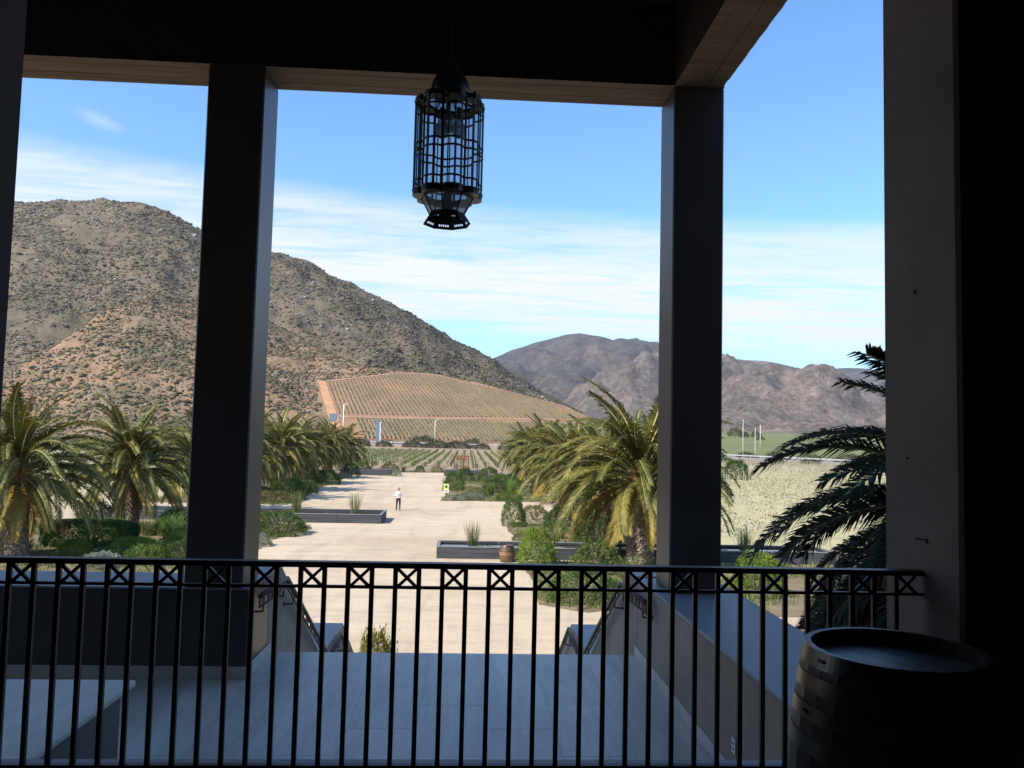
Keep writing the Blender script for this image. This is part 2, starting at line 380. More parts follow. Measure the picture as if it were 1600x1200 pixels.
# value noise for terrain
_perm = rng.random((256, 256))
def vnoise(x, y):
    xi = np.floor(x).astype(int); yi = np.floor(y).astype(int); fx = x - xi; fy = y - yi
    fx = fx * fx * (3 - 2 * fx); fy = fy * fy * (3 - 2 * fy)
    g = lambda i, j: _perm[i % 256, j % 256]
    return (g(xi, yi) * (1 - fx) + g(xi + 1, yi) * fx) * (1 - fy) + (g(xi, yi + 1) * (1 - fx) + g(xi + 1, yi + 1) * fx) * fy
def fbm(x, y, o=5):
    s = 0; a = .5
    for i in range(o): s = s + a * vnoise(x, y); x = x * 2.03 + 17; y = y * 2.03 + 5; a *= .5
    return s

# ================================================================== LARGE STRUCTURE: terrain
sheet('ground', [(-7000, -1500), (9000, -1500), (9000, 7500), (-7000, 7500)], 0.0, 'tan')

Au = [-3, -1.6, -.9, -.65, -.5653, -.5351, -.497, -.4431, -.4119, -.3803, -.3403, -.3165, -.2848, -.2532, -.2134, -.1732, -.1087, -.0682, -.0277, .0049, .0333, .0619, .0946, .1273, .17, .24, .5]
Av = [.06, .12, .21, .255, .2695, .2755, .2802, .2808, .2756, .2655, .2445, .2357, .2272, .221, .2128, .194, .1638, .1449, .126, .1068, .0939, .0762, .0553, .0384, .012, -.01, -.02]
Bu = [-3, -1.2, -.7, -.5672, -.5385, -.4579, -.3984, -.3363, -.2494, -.1855, -.1375, -.074, -.0261, .0544, .1233, .16, .22, .5]
Bv = [.03, .05, .05, .0549, .0791, .1286, .1639, .1603, .1312, .1012, .0802, .0764, .0713, .0542, .0367, .012, -.01, -.02]
Y0B = 400.
def slopeB(u): return np.interp(u, [-.42, -.22], [.45, .28])
def hillz(u, y):
    vA = np.interp(u, Au, Av); vB = np.interp(u, Bu, Bv); s = slopeB(u)
    YA = 1000 + 40 * np.sin(u * 9); HA = np.maximum(EYE + vA * YA, 1.0)
    t = (y - 560) / (YA - 560)
    zA = np.where(t < 1, HA * np.clip(t, 0, 1) ** 1.05, HA * (1 - .8 * (t - 1)))
    YB = (EYE + s * Y0B) / np.maximum(s - vB, .05); HB = s * (YB - Y0B)
    zB = np.where(y < YB, s * (y - Y0B), HB - .06 * (y - YB))
    x = u * y
    nA = (fbm(x / 160, y / 160) - .48) * 74 * np.clip(t * 1.6, 0, 1) * np.clip((1.02 - t) * 4, .10, 1) * np.clip(HA / 120, 0, 1)
    nA = nA + (fbm(x / 28 + 9, y / 28) - .48) * 15 * np.clip(t * 2, 0, 1) * np.clip(HA / 120, 0, 1)
    inpl = np.clip((-.19 - u) * 30, 0, 1) + np.clip((y - YB + 5) / 30, 0, 1)
    nB = (fbm(x / 60 + 3, y / 60) - .48) * 20 * np.clip(inpl, 0, 1) * np.clip((y - 410) / 60, 0, 1)
    zA = np.where(zA > .5, zA + nA, zA - 2); zB = zB + nB
    foot = np.clip((zB - zA) / 10 + .5 + (fbm(x / 40, y / 40 + 7) - .48) * 1.2, 0, 1)
    z = np.maximum(zA, zB)
    z = np.where(y < 402, -1.5, z)
    return np.maximum(z, -1.5), foot
us = np.concatenate([np.linspace(-2.4, -.62, 90), np.linspace(-.615, .26, 330)]); ys = np.concatenate([[395], np.linspace(400, 760, 130), np.linspace(765, 1060, 90), np.linspace(1075, 1500, 16)])
U, YY = np.meshgrid(us, ys, indexing='ij'); ZZ, FT = hillz(U, YY)
V = np.stack([U * YY, YY, ZZ], -1).reshape(-1, 3); ny = len(ys)
i, j = np.meshgrid(np.arange(len(us) - 1), np.arange(ny - 1), indexing='ij'); q = (i * ny + j).ravel()
F = np.stack([q, q + ny, q + ny + 1, q + 1], 1)
me = np_mesh('hill', V, F, ['hill'], smooth=True)
at = me.attributes.new('foot', 'FLOAT', 'POINT'); at.data.foreach_set('value', FT.ravel().astype(np.float32))
struct(link('hill', me))

def mountain(name, uu, vv, Yr, Y0, m, amp, nu=160, u0=-.5, u1=1.6, back=None):
    us = np.linspace(u0, u1, nu * 2); ys = np.concatenate([np.linspace(Y0, Yr, 90), np.linspace(Yr * 1.01, Yr * 1.5, 14)])
    U, YY = np.meshgrid(us, ys, indexing='ij'); H = np.maximum(EYE + np.interp(U, uu, vv) * Yr, 0)
    t = (YY - Y0) / (Yr - Y0); x = U * YY
    Z = np.where(t < 1, H * np.clip(t, 0, 1) ** 1.15, H * (1 - 1.3 * (t - 1)))
    k = np.clip(t * 2, 0, 1) * np.clip((1.03 - t) * 3, .06, 1) * np.clip(H / 150, 0, 1)
    Z = Z + (fbm(x / (Yr * .09), YY / (Yr * .14)) - .48) * amp * k + (fbm(x / (Yr * .02), YY / (Yr * .03)) - .48) * amp * .3 * k - 2 * (H < 5)
    Z = np.maximum(Z, -3.0)
    V = np.stack([x, YY, Z], -1).reshape(-1, 3); ny = len(ys)
    i, j = np.meshgrid(np.arange(len(us) - 1), np.arange(ny - 1), indexing='ij'); q = (i * ny + j).ravel()
    return struct(link(name, np_mesh(name, V, np.stack([q, q + ny, q + ny + 1, q + 1], 1), [m], smooth=True)))
mountain('mountain', [-.5, -.2, .0055, .0332, .0531, .0732, .0932, .1175, .1378, .1501, .1665, .1829, .2074, .2362, .30, .40, .6, 1.6],
         [.03, .05, .0827, .0988, .1082, .1145, .1216, .128, .1303, .1274, .1238, .1186, .1201, .1169, .10, .07, .03, .0], 3600, 2000, 'mount_far', 420)
mountain('mountain', [.0, .10, .16, .2323, .3231, .3481, .3814, .4149, .4442, .482, .5283, .62, .8, 1.6],
         [-.01, .02, .065, .1015, .1039, .1046, .1023, .0966, .0909, .0771, .052, .03, .01, .0], 2600, 1150, 'mount_brown', 300, u0=-.05)
mountain('mountain', [.2, .36, .4149, .4442, .4652, .4821, .5074, .5498, .7211, 1.0, 1.6],
         [.0, .06, .0895, .0909, .0939, .0961, .096, .0922, .0903, .08, .04], 4600, 2700, 'mount_far', 260, u0=.1)

# crop field on the right, rising gently towards the mountains
us = np.linspace(.14, .9, 40); ys = np.linspace(318, 1150, 40)
U, YY = np.meshgrid(us, ys, indexing='ij')
Z = .04 + .021 * np.maximum(YY - 345, 0) * np.clip((U - .15) * 12, 0, 1) * (1 + .1 * np.sin(U * 20))
V = np.stack([U * YY, YY, Z], -1).reshape(-1, 3); ny = len(ys)
i, j = np.meshgrid(np.arange(len(us) - 1), np.arange(ny - 1), indexing='ij'); q = (i * ny + j).ravel()
struct(link('field', np_mesh('field', V, np.stack([q, q + ny, q + ny + 1, q + 1], 1), ['field'], smooth=True)))

# hillside vineyard plot
SB = .28
Pu = [-.1815, -.137, -.0898, -.0581, -.0261, .0544, .1232, .16]; Pv = [.0588, .0655, .072, .0728, .069, .0528, .0370, .020]
def plot_top(x, rowdir=-.26):
    # y of the upper edge met by a row through (x, 450)
    y = np.full_like(np.asarray(x, float), 520.)
    for _ in range(40):
        u = (x + rowdir * (y - 450)) / y; v = np.interp(u, Pu, Pv); yn = (EYE + SB * Y0B) / (SB - v); y = .5 * y + .5 * yn
    return y
xs = np.linspace(-73, 92, 100); V = []; 
tops = plot_top(xs)
for x, t in zip(xs, tops):
    for y in np.linspace(408, t + 1.5, 12): V.append((x - .26 * (y - 450), y, SB * (y - 400) + .22))
q = np.array([i * 12 + j for i in range(99) for j in range(11)])
struct(link('vineyard_slope', np_mesh('vineyard_slope', V, np.stack([q, q + 12, q + 13, q + 1], 1), ['plot'])))
def track(name, pts, wd, m='orange', lift=.45):
    b = MB(); vs_ = []; k = len(pts)
    for i, p in enumerate(pts):
        a = Vector(pts[max(i - 1, 0)]); c = Vector(pts[min(i + 1, k - 1)]); t = (c - a).normalized(); n = Vector((-t.y, t.x)) * wd / 2
        for s_ in (1, -1):
            x, y = p[0] + n.x * s_, p[1] + n.y * s_; vs_.append((x, y, SB * (y - 400) + lift))
    b.add(vs_, [(2 * i, 2 * i + 1, 2 * i + 3, 2 * i + 2) for i in range(k - 1)]); return struct(b.build(name, m))
track('dirt_track', [(x, 451 + 3 * math.sin(x * .03)) for x in np.linspace(-76, 84, 30)], 3.4)
track('dirt_track', [(-75 - .26 * (y - 450), y) for y in np.linspace(412, 538, 12)], 5.0, 'orange_bright')
track('dirt_track', [(float(x - .26 * (t - 450)), float(t) + 2) for x, t in zip(xs[:52:3], tops[:52:3])], 3.6)

# road with guard rail, seen as a pale line at the foot of the hill
rp = [(-420, 420), (-200, 382), (-50, 357), (10, 337), (50, 308), (88, 262), (112, 215), (130, 160), (140, 60), (144, -80)]
rz_ = [1.0, 1.0, 1.0, 1.0, .8, .4, .3, .25, .2, .2]
def ribbon(b, pts, zs, o0, o1, dz=0, mi=0):
    k = len(pts); vs_ = []
    for i, p in enumerate(pts):
        a = Vector(pts[max(i - 1, 0)]); c = Vector(pts[min(i + 1, k - 1)]); t = (c - a).normalized(); n = Vector((-t.y, t.x))
        for o_ in (o0, o1): vs_.append((p[0] + n.x * o_, p[1] + n.y * o_, zs[i] + dz))
    b.add(vs_, [(2 * i, 2 * i + 1, 2 * i + 3, 2 * i + 2) for i in range(k - 1)], mi)
b = MB(); ribbon(b, rp, rz_, -4.5, 4.5); 
k = len(rp)
road = struct(b.build('road', 'asphalt'))
b = MB(); ribbon(b, rp, rz_, -.08, .08, .012); b.build('road_marking', 'white', road)
b = MB()
for s_ in (-1, 1):
    vs_ = []
    for i, p in enumerate(rp):
        a = Vector(rp[max(i - 1, 0)]); c = Vector(rp[min(i + 1, k - 1)]); t = (c - a).normalized(); n = Vector((-t.y, t.x)) * s_
        vs_ += [(p[0] + n.x * 4.5, p[1] + n.y * 4.5, rz_[i]), (p[0] + n.x * 7, p[1] + n.y * 7, -.1)]
    b.add(vs_, [(2 * i, 2 * i + 1, 2 * i + 3, 2 * i + 2) for i in range(k - 1)])
b.build('embankment', 'tan', road)

# flat vineyard soil, court, beds
sheet('vineyard_soil', [(-70, 127), (34, 130), (40, 330), (-70, 345)], .008, 'vsoil')
sheet('vineyard_soil', [(14, 43), (120, 45), (112, 195), (20, 195)], .012, 'ysoil')
sheet('vineyard_soil', [(-100, 44), (-26, 44), (-27, 190), (-100, 190)], .012, 'ysoil')
sheet('gravel_court', [(-30, 15), (9, 15), (14, 26), (14, 124), (-17, 124), (-17, 66), (-45, 66), (-45, 52), (-30, 52)], .02, 'gravel')
def wob(pts, n=5, a=.35):
    o_ = []
    for p, q_ in zip(pts, pts[1:] + pts[:1]):
        for i in range(n):
            t = i / n; o_.append((p[0] + (q_[0] - p[0]) * t + rnd.uniform(-a, a), p[1] + (q_[1] - p[1]) * t + rnd.uniform(-a, a)))
    return o_
BEDS = [[(-9.0, 22), (-9.8, 39), (-10.7, 43), (-10, 46.5), (-9.4, 49.8), (-10.8, 53), (-48, 53), (-48, 22)],
        [(-14.1, 66), (-13.8, 68.5), (-15.3, 83), (-15.6, 100), (-16, 112), (-26, 112), (-26, 66)],
        [(2.5, 29), (5.5, 27.5), (18, 27), (18, 39), (2.9, 39)],
        [(2.9, 42), (2.9, 56), (14, 59), (14, 42)],
        [(-2.1, 72.6), (13.5, 73), (13.5, 120), (-3.0, 118), (-2.4, 87)],
        [(-16, 121), (-2.6, 124), (-2.6, 126.5), (-17, 125)]]
BEDS = [wob(b_) for b_ in BEDS]
for b_ in BEDS: sheet('garden_bed', b_, .035, 'soil')

# air: one closed box of thin haze round everything
a_ = NT('haze air'); pv = a_.n('ShaderNodeVolumePrincipled'); pv.inputs['Color'].default_value = (.86, .92, 1.0, 1); pv.inputs['Density'].default_value = .00006; pv.inputs['Anisotropy'].default_value = .2
a_.l(pv.outputs[0], a_.o.inputs['Volume']); MT['haze'] = a_.m
tag(MB().box(-7050, 9050, -1550, 7550, -4, 640).build('haze', 'haze'), kind='stuff')
# ================================================================== BUILDING
FB = 4.5       # balcony floor
FT_ = 3.5      # terrace floor
bld = thing('veranda_building', 'dark rendered building whose square columns and beams frame the whole view', 'building', (0, 3.3, FB))
def bx(name, m, parent, *a, c=.012):
    return MB().box(*a, c=c).build(name, m, parent)
for x0, x1 in ((-2.87, -2.27), (2.18, 2.74), (-7.95, -7.35)):
    bx('column', 'lit_render' if False else 'dark_render', bld, x0, x1, 8.5, 9.1, 4.42, 9.95, c=.015)
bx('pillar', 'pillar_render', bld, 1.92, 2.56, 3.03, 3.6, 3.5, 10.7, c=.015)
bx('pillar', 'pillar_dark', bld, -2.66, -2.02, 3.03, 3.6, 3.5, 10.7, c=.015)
def rough_beam(name, x0, x1, y0, y1, z0, z1, along, parent):
    # cast beam whose lower outer arris is chipped and wavy, underside with board joints
    b = MB(); L = (x1 - x0) if along == 'x' else (y1 - y0); n = int(L / .09)
    g = random.Random(5)
    sec = []
    for i in range(n + 1):
        t = i / n * L; d = g.uniform(0, .012) + (.022 if g.random() < .08 else 0)
        w_ = (y1 - y0) if along == 'x' else (x1 - x0)
        pr = [(0, z0 + g.uniform(0, .004)), (.2 * w_, z0), (.21 * w_, z0 + .008), (.22 * w_, z0), (.62 * w_, z0), (.63 * w_, z0 + .010), (.64 * w_, z0), (w_ - .02, z0), (w_, z0 + .012 + d), (w_, z1), (0, z1)]
        sec.append([(x0 + t, y0 + a_, z_) if along == 'x' else (x0 + a_, y0 + t, z_) for a_, z_ in pr])
    m = len(sec[0])
    for s_ in sec: b.v += s_
    for i in range(n):
        for j_ in range(m): b.f.append((i * m + j_, i * m + (j_ + 1) % m, (i + 1) * m + (j_ + 1) % m, (i + 1) * m + j_)); b.m.append(0)
    b.f.append(tuple(range(m))); b.m.append(0); b.f.append(tuple(n * m + j_ for j_ in range(m))); b.m.append(0)
    b.m = [1 if (f_ and k_ % m == 10 and len(f_) == 4) else 0 for k_, f_ in enumerate(b.f)]
    return b.build(name, ['beam_concrete', 'black_render'], parent)
rough_beam('front_beam', -14, 2.74, 8.5, 9.1, 9.95, 10.9, 'x', bld)
rough_beam('side_beam', 2.183, 2.737, 3.6, 8.497, 9.952, 10.9, 'y', bld)
bx('ceiling', 'dark_render', bld, -14, 2.74, 3.0, 9.1, 10.902, 11.1, c=0)
bx('roof', 'dark_render', bld, -14, 2.95, -6, 9.3, 11.102, 14.2, c=.03)
# the dim room behind the balcony
bx('balcony_floor', 'floor', bld, -6, 6, -5, 3.04, 4.2, 4.5, c=0)
bx('curb', 'cap', bld, -2.02, 1.92, 3.045, 3.66, 3.5, 4.62, c=.01)
bx('lintel', 'dark_render', bld, -2.018, 1.918, 3.05, 3.58, 9.3, 10.7, c=0)
bx('facade_wall', 'dark_render', bld, -14, -2.662, 3.05, 3.55, 3.3, 10.9, c=0)
bx('facade_wall', 'dark_render', bld, 2.562, 9, 3.05, 3.55, 0, 14.1, c=0)
bx('room_wall', 'room', bld, -6, 6, -5.2, -5.002, 4.2, 10.9, c=0)
bx('room_wall', 'room', bld, -6.2, -6.002, -5, 3.04, 4.2, 10.9, c=0)
bx('room_wall', 'room', bld, 6.002, 6.2, -5, 3.04, 4.2, 10.9, c=0)
bx('room_ceiling', 'room', bld, -6, 6, -5, 3.04, 10.7, 10.9, c=0)
# nail and chip marks on the near pillar
for (y, z, s_) in ((3.33, 6.72, .010), (3.26, 5.66, .012), (3.40, 6.0, .006)):
    MB().tube([(1.921, y, z), (1.912, y, z - .001)], [s_, s_ * .6], 6).build('plug_hole', 'iron', bld)
MB().tube([(1.93, 3.265, 5.662), (1.885, 3.29, 5.668)], .0035, 5).build('hook', 'hoop', bld)

# terrace
base = struct(MB().box(-13, 2.04, 3.66, 9.52, 3.0, 3.494).build('terrace_floor', 'floor'))
g = random.Random(3); ix = 0
x = 2.03
while x > -5.0:
    off = (ix % 2) * .6; y = 9.548
    first = True
    while y > 3.7:
        ln = (1.2 - off) if first else 1.2
        first = False; ln = min(ln, y - 3.665); dz = g.uniform(-.0012, .0012)
        MB().box(x - .598, x, y - ln + .0025, y, 3.4945, 3.5 + dz, c=.0012).build('paving_slab', 'floor', base)
        y -= ln
    x -= .6; ix += 1
sr = struct(MB().box(-13, -5.0, 3.66, 9.52, 3.4945, 3.4985).build('terrace_edge_floor', 'floor'))
# parapets
pw = thing('parapet_wall', 'dark low wall running left of the left column with a grey cap', 'wall', (-5, 9, 3.5))
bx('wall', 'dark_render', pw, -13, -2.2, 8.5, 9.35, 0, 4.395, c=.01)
bx('cap', 'cap', pw, -13, -2.195, 8.493, 9.36, 4.397, 4.42, c=.008)
bx('skirting', 'skirting', pw, -13, -2.185, 8.485, 8.499, 3.5, 3.63, c=.004)
bx('skirting', 'skirting', pw, -2.199, -2.184, 8.5, 9.5, 3.5, 3.63, c=.004)
pw = thing('parapet_wall', 'taupe low wall with wide blue grey cap running towards us under the right column', 'wall', (2.5, 6, 3.5))
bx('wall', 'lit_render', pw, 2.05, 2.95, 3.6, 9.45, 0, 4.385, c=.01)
bx('cap', 'cap', pw, 2.045, 2.955, 3.605, 9.455, 4.387, 4.42, c=.008)
bx('skirting', 'skirting', pw, 2.03, 2.049, 3.665, 9.5, 3.5, 3.62, c=.004)
sp_ = bx('socket_plate', 'white', pw, 2.04, 2.0495, 5.98, 6.06, 3.73, 3.84, c=.003)
for dz in (-.02, .02):
    MB().box(2.0385, 2.0402, 6.005, 6.035, 3.785 + dz - .008, 3.785 + dz + .008).build('socket_slot', 'black', sp_)
# stone counter on the left
ct = thing('stone_counter', 'low dark block with pale stone top at the lower left of the terrace', 'counter', (-4.2, 5.1, 3.5))
bx('base', 'dark_render', ct, -6, -2.52, 3.67, 6.24, 3.5, 4.098, c=.01)
bx('top_slab', 'floor', ct, -6.05, -2.445, 3.665, 6.32, 4.1, 4.15, c=.012)

# stairs
st = struct(bpy.data.objects.new('stairs', None)); COL.objects.link(st); st.location = (0, 9.55, 0)
for i in range(11):
    bx('step', 'floor', st, -2.19, 2.04, 9.55 + .3 * i, 9.85 + .3 * i + .02, 3.5 - .1636 * (i + 1) - .3, 3.5 - .1636 * (i + 1), c=.006)
bx('landing', 'floor', st, -2.19, 2.04, 12.87, 14.62, 1.3, 1.7, c=.006)
for i in range(9):
    bx('step', 'floor', st, -2.19, 2.04, 14.62 + .3 * i, 14.92 + .3 * i + .02, 1.7 - .17 * (i + 1) - .3, 1.7 - .17 * (i + 1), c=.006)
prof = [(9.36, 0), (9.36, 4.40), (9.9, 4.40), (12.9, 2.5), (15.1, 2.5), (17.9, .85), (17.9, 0)]
capp = [(9.36, 4.402), (9.9, 4.402), (12.9, 2.502), (15.12, 2.502), (17.95, .85), (17.95, .88), (15.12, 2.535), (12.9, 2.535), (9.9, 4.432), (9.36, 4.432)]
for nm, x0, x1, yo in (('left', -2.74, -2.2, 0), ('right', 2.05, 2.7, .1)):
    sw = thing('stair_wall', 'sloping rendered wall stepping down on the %s side of the stairs' % nm, 'wall', ((x0 + x1) / 2, 9.5, 0))
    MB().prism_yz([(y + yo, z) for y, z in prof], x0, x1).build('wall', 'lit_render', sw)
    MB().prism_yz([(y + yo, z) for y, z in capp], x0 - .006, x1 + .006).build('cap', 'cap', sw)

def handrail(label, x, side, path):
    t = thing('handrail', label, 'handrail', (x, path[0][0], path[0][1]))
    d = .11
    MB().tube([(x, y, z) for y, z in path], .026, 8).build('top_bar', 'iron_brown', t, True)
    MB().tube([(x, y, z - d) for y, z in path], .012, 6).build('lower_bar', 'iron_brown', t, True)
    for (ya, za), (yb, zb) in zip(path, path[1:]):
        L = math.hypot(yb - ya, zb - za); n = max(2, int(L / .17))
        for i in range(n):
            t0, t1 = i / n, (i + 1) / n; p = lambda s_, o_: (x, ya + (yb - ya) * s_, za + (zb - za) * s_ - o_)
            b = MB(); b.bar(p(t0, 0), p(t0, d), .012, .012)
            if i % 2 == 0: b.bar(p(t0, d), p(t1, 0), .009, .009); b.bar(p(t0, 0), p(t1, d), .009, .009)
            b.build('brace', 'iron_brown', t)
        for s_ in (.12, .85):
            y, z = ya + (yb - ya) * s_, za + (zb - za) * s_ - d
            b = MB(); b.tube([(x, y, z), (x, y, z - .07), (x + side * .11, y, z - .075)], .011, 6); b.tube([(x + side * .118, y, z - .075), (x + side * .108, y, z - .075)], .035, 8)
            b.build('bracket', 'iron_brown', t, True)
handrail('upper handrail with crossed braces on the left stair wall', -2.09, -1, [(8.5, 4.34), (9.78, 4.3), (12.75, 2.66)])
handrail('upper handrail with crossed braces on the right stair wall', 1.94, 1, [(8.5, 4.32), (9.95, 4.26), (12.8, 2.66)])
handrail('lower handrail beyond the left landing, mostly hidden by the terrace edge', -2.09, -1, [(12.95, 2.5), (14.2, 2.58), (17.6, .75)])
handrail('lower handrail beyond the right landing, its bend showing above the terrace edge', 1.94, 1, [(13.2, 2.5), (14.8, 2.56), (17.8, .8)])

# ================================================================== BALCONY RAILING
rl = thing('balcony_railing', 'black iron railing with crossed panels across the balcony front', 'railing', (0, 3.3, FB))
YR = 3.3; ZT = 5.535; ZM = 5.435; ZB = 4.735
tr_ = MB().box(-2.02, 1.92, YR - .028, YR + .028, ZT - .022, ZT, c=.006).build('top_rail', 'iron', rl)
MB().box(-2.02, 1.92, YR - .007, YR + .007, ZM - .006, ZM + .006).build('middle_rail', 'iron', rl)
MB().box(-2.02, 1.92, YR - .016, YR + .016, ZB - .014, ZB + .004, c=.003).build('bottom_rail', 'iron', rl)
SPB = .0946; XP = -.2746          # a bar that starts a crossed panel
bm_bal = None; cr_me = None
k0 = math.ceil((-2.0 - XP) / SPB); k1 = math.floor((1.9 - XP) / SPB)
b = MB().box(-.0092, .0092, -.0092, .0092, ZB, ZT - .023, c=.0015)
bal = b.build('baluster', 'iron', None); bal_me = bal.data; bpy.data.objects.remove(bal)
b = MB()
for s_ in (-1, 1): b.bar((.010, s_ * .004, ZM + .003 if s_ > 0 else ZT - .026), (SPB - .010, s_ * .004, ZT - .026 if s_ > 0 else ZM + .003), .0125, .0125)
cr = b.build('cross_brace', 'iron', None); cr_me = cr.data; bpy.data.objects.remove(cr)
for k in range(k0, k1 + 1):
    o = link('baluster', bal_me, rl); o.location = (XP + k * SPB, 0, -FB)
    if k % 2 == 0 and k < k1 + 1: o = link('cross_brace', cr_me, rl); o.location = (XP + k * SPB, 0, -FB)

# ================================================================== NEAR BARREL
def barrel(label, loc, H, rh, rb, wood, head, nst=26, hoops=((.0, .052), (.078, .046), (.162, .044), (.252, .048)), rz=0, group=None, inset=.045):
    t = thing('wine_barrel', label, 'barrel', loc, rz, group)
    rad = lambda z: rh + (rb - rh) * math.sin(PI * min(max(z / H, 0), 1)) ** .85 if 0 < z < H else rh
    zs = [H * i / 14 for i in range(15)]
    for i in range(nst):
        g0, g1 = 2 * PI * i / nst + .004, 2 * PI * (i + 1) / nst - .004; b = MB(); vs_ = []
        for z in zs:
            ro = rad(z); ri = ro - .024
            if z == H: ri = ro - .016
            for r_, g_ in ((ro, g0), (ro, g1), (ri, g1), (ri, g0)): vs_.append((r_ * math.cos(g_), r_ * math.sin(g_), z))
        fs = [(i_ * 4 + j_, i_ * 4 + (j_ + 1) % 4, (i_ + 1) * 4 + (j_ + 1) % 4, (i_ + 1) * 4 + j_) for i_ in range(14) for j_ in range(4)] + [(3, 2, 1, 0), (56, 57, 58, 59)]
        b.add(vs_, fs); b.build('stave', wood, t, world=False)
    for z0, wd in hoops:
        for z in (z0, H - z0 - wd):
            b = MB(); p = [(rad(z + wd * f_) + e_, z + wd * f_) for f_, e_ in ((0, .0005), (0, .0028), (1, .0028), (1, .0005))]
            b.lathe(p, 96, cap=False); ho = b.build('hoop', 'hoop', t, False, world=False)
            g_ = rnd.uniform(2.6, 3.6)
            for dg in (0, .05):
                r_ = rad(z + wd / 2) + .005; MB().tube([(r_ * math.cos(g_ + dg), r_ * math.sin(g_ + dg), z + wd / 2), ((r_ + .004) * math.cos(g_ + dg), (r_ + .004) * math.sin(g_ + dg), z + wd / 2)], .006, 6).build('rivet', 'hoop', ho, world=False)
    nb = 6; rr = rh - .020; zt = H - inset
    for i in range(nb):
        xa, xb = -rr + 2 * rr * i / nb + .001, -rr + 2 * rr * (i + 1) / nb - .001; pts = []
        for m_ in range(7): x_ = xa + (xb - xa) * m_ / 6; pts.append((x_, math.sqrt(max(rr * rr - x_ * x_, .0004))))
        poly = pts + [(x_, -y_) for x_, y_ in pts[::-1]]; n = len(poly)
        b = MB(); b.add([(x_, y_, zt) for x_, y_ in poly] + [(x_, y_, zt - .02) for x_, y_ in poly], [tuple(range(n)), tuple(range(n, 2 * n))[::-1]] + [(i_, (i_ + 1) % n, (i_ + 1) % n + n, i_ + n) for i_ in range(n)])
        b.build('head_board', head, t, world=False)
    return t
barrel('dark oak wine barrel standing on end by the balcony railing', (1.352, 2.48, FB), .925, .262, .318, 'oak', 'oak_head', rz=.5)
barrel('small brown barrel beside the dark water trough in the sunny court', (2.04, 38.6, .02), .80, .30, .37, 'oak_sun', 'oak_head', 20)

# ================================================================== LANTERN
LX, LY, LZ = -.2, 6.0, 7.645
ln = thing('lantern', 'large black lobed metal and glass lantern hanging under the veranda beam', 'lantern', (LX, LY, LZ))
def lb(b, name, m, smooth=False): return b.build(name, m, ln, smooth, world=False)
NL = 8; RC = .175; RL = .088
def lobe_pts(k, n=5, r=RL, da=1.18):
    a0 = 2 * PI * k / NL + .2; c = (RC * math.cos(a0), RC * math.sin(a0))
    return [(c[0] + r * math.cos(a0 - da + 2 * da * i / (n - 1)), c[1] + r * math.sin(a0 - da + 2 * da * i / (n - 1))) for i in range(n)]
ring = [p for k in range(NL) for p in lobe_pts(k, 7)]
Z0, Z1 = .235, .92
for z, r_ in ((Z0, .012), (Z0 + .07, .008), (.53, .0085), (.59, .0085), (Z1 - .07, .008), (Z1, .012)):
    lb(MB().tube([(x, y, z) for x, y in ring], r_, 5, closed=True), 'ring', 'iron')
bar_me = None
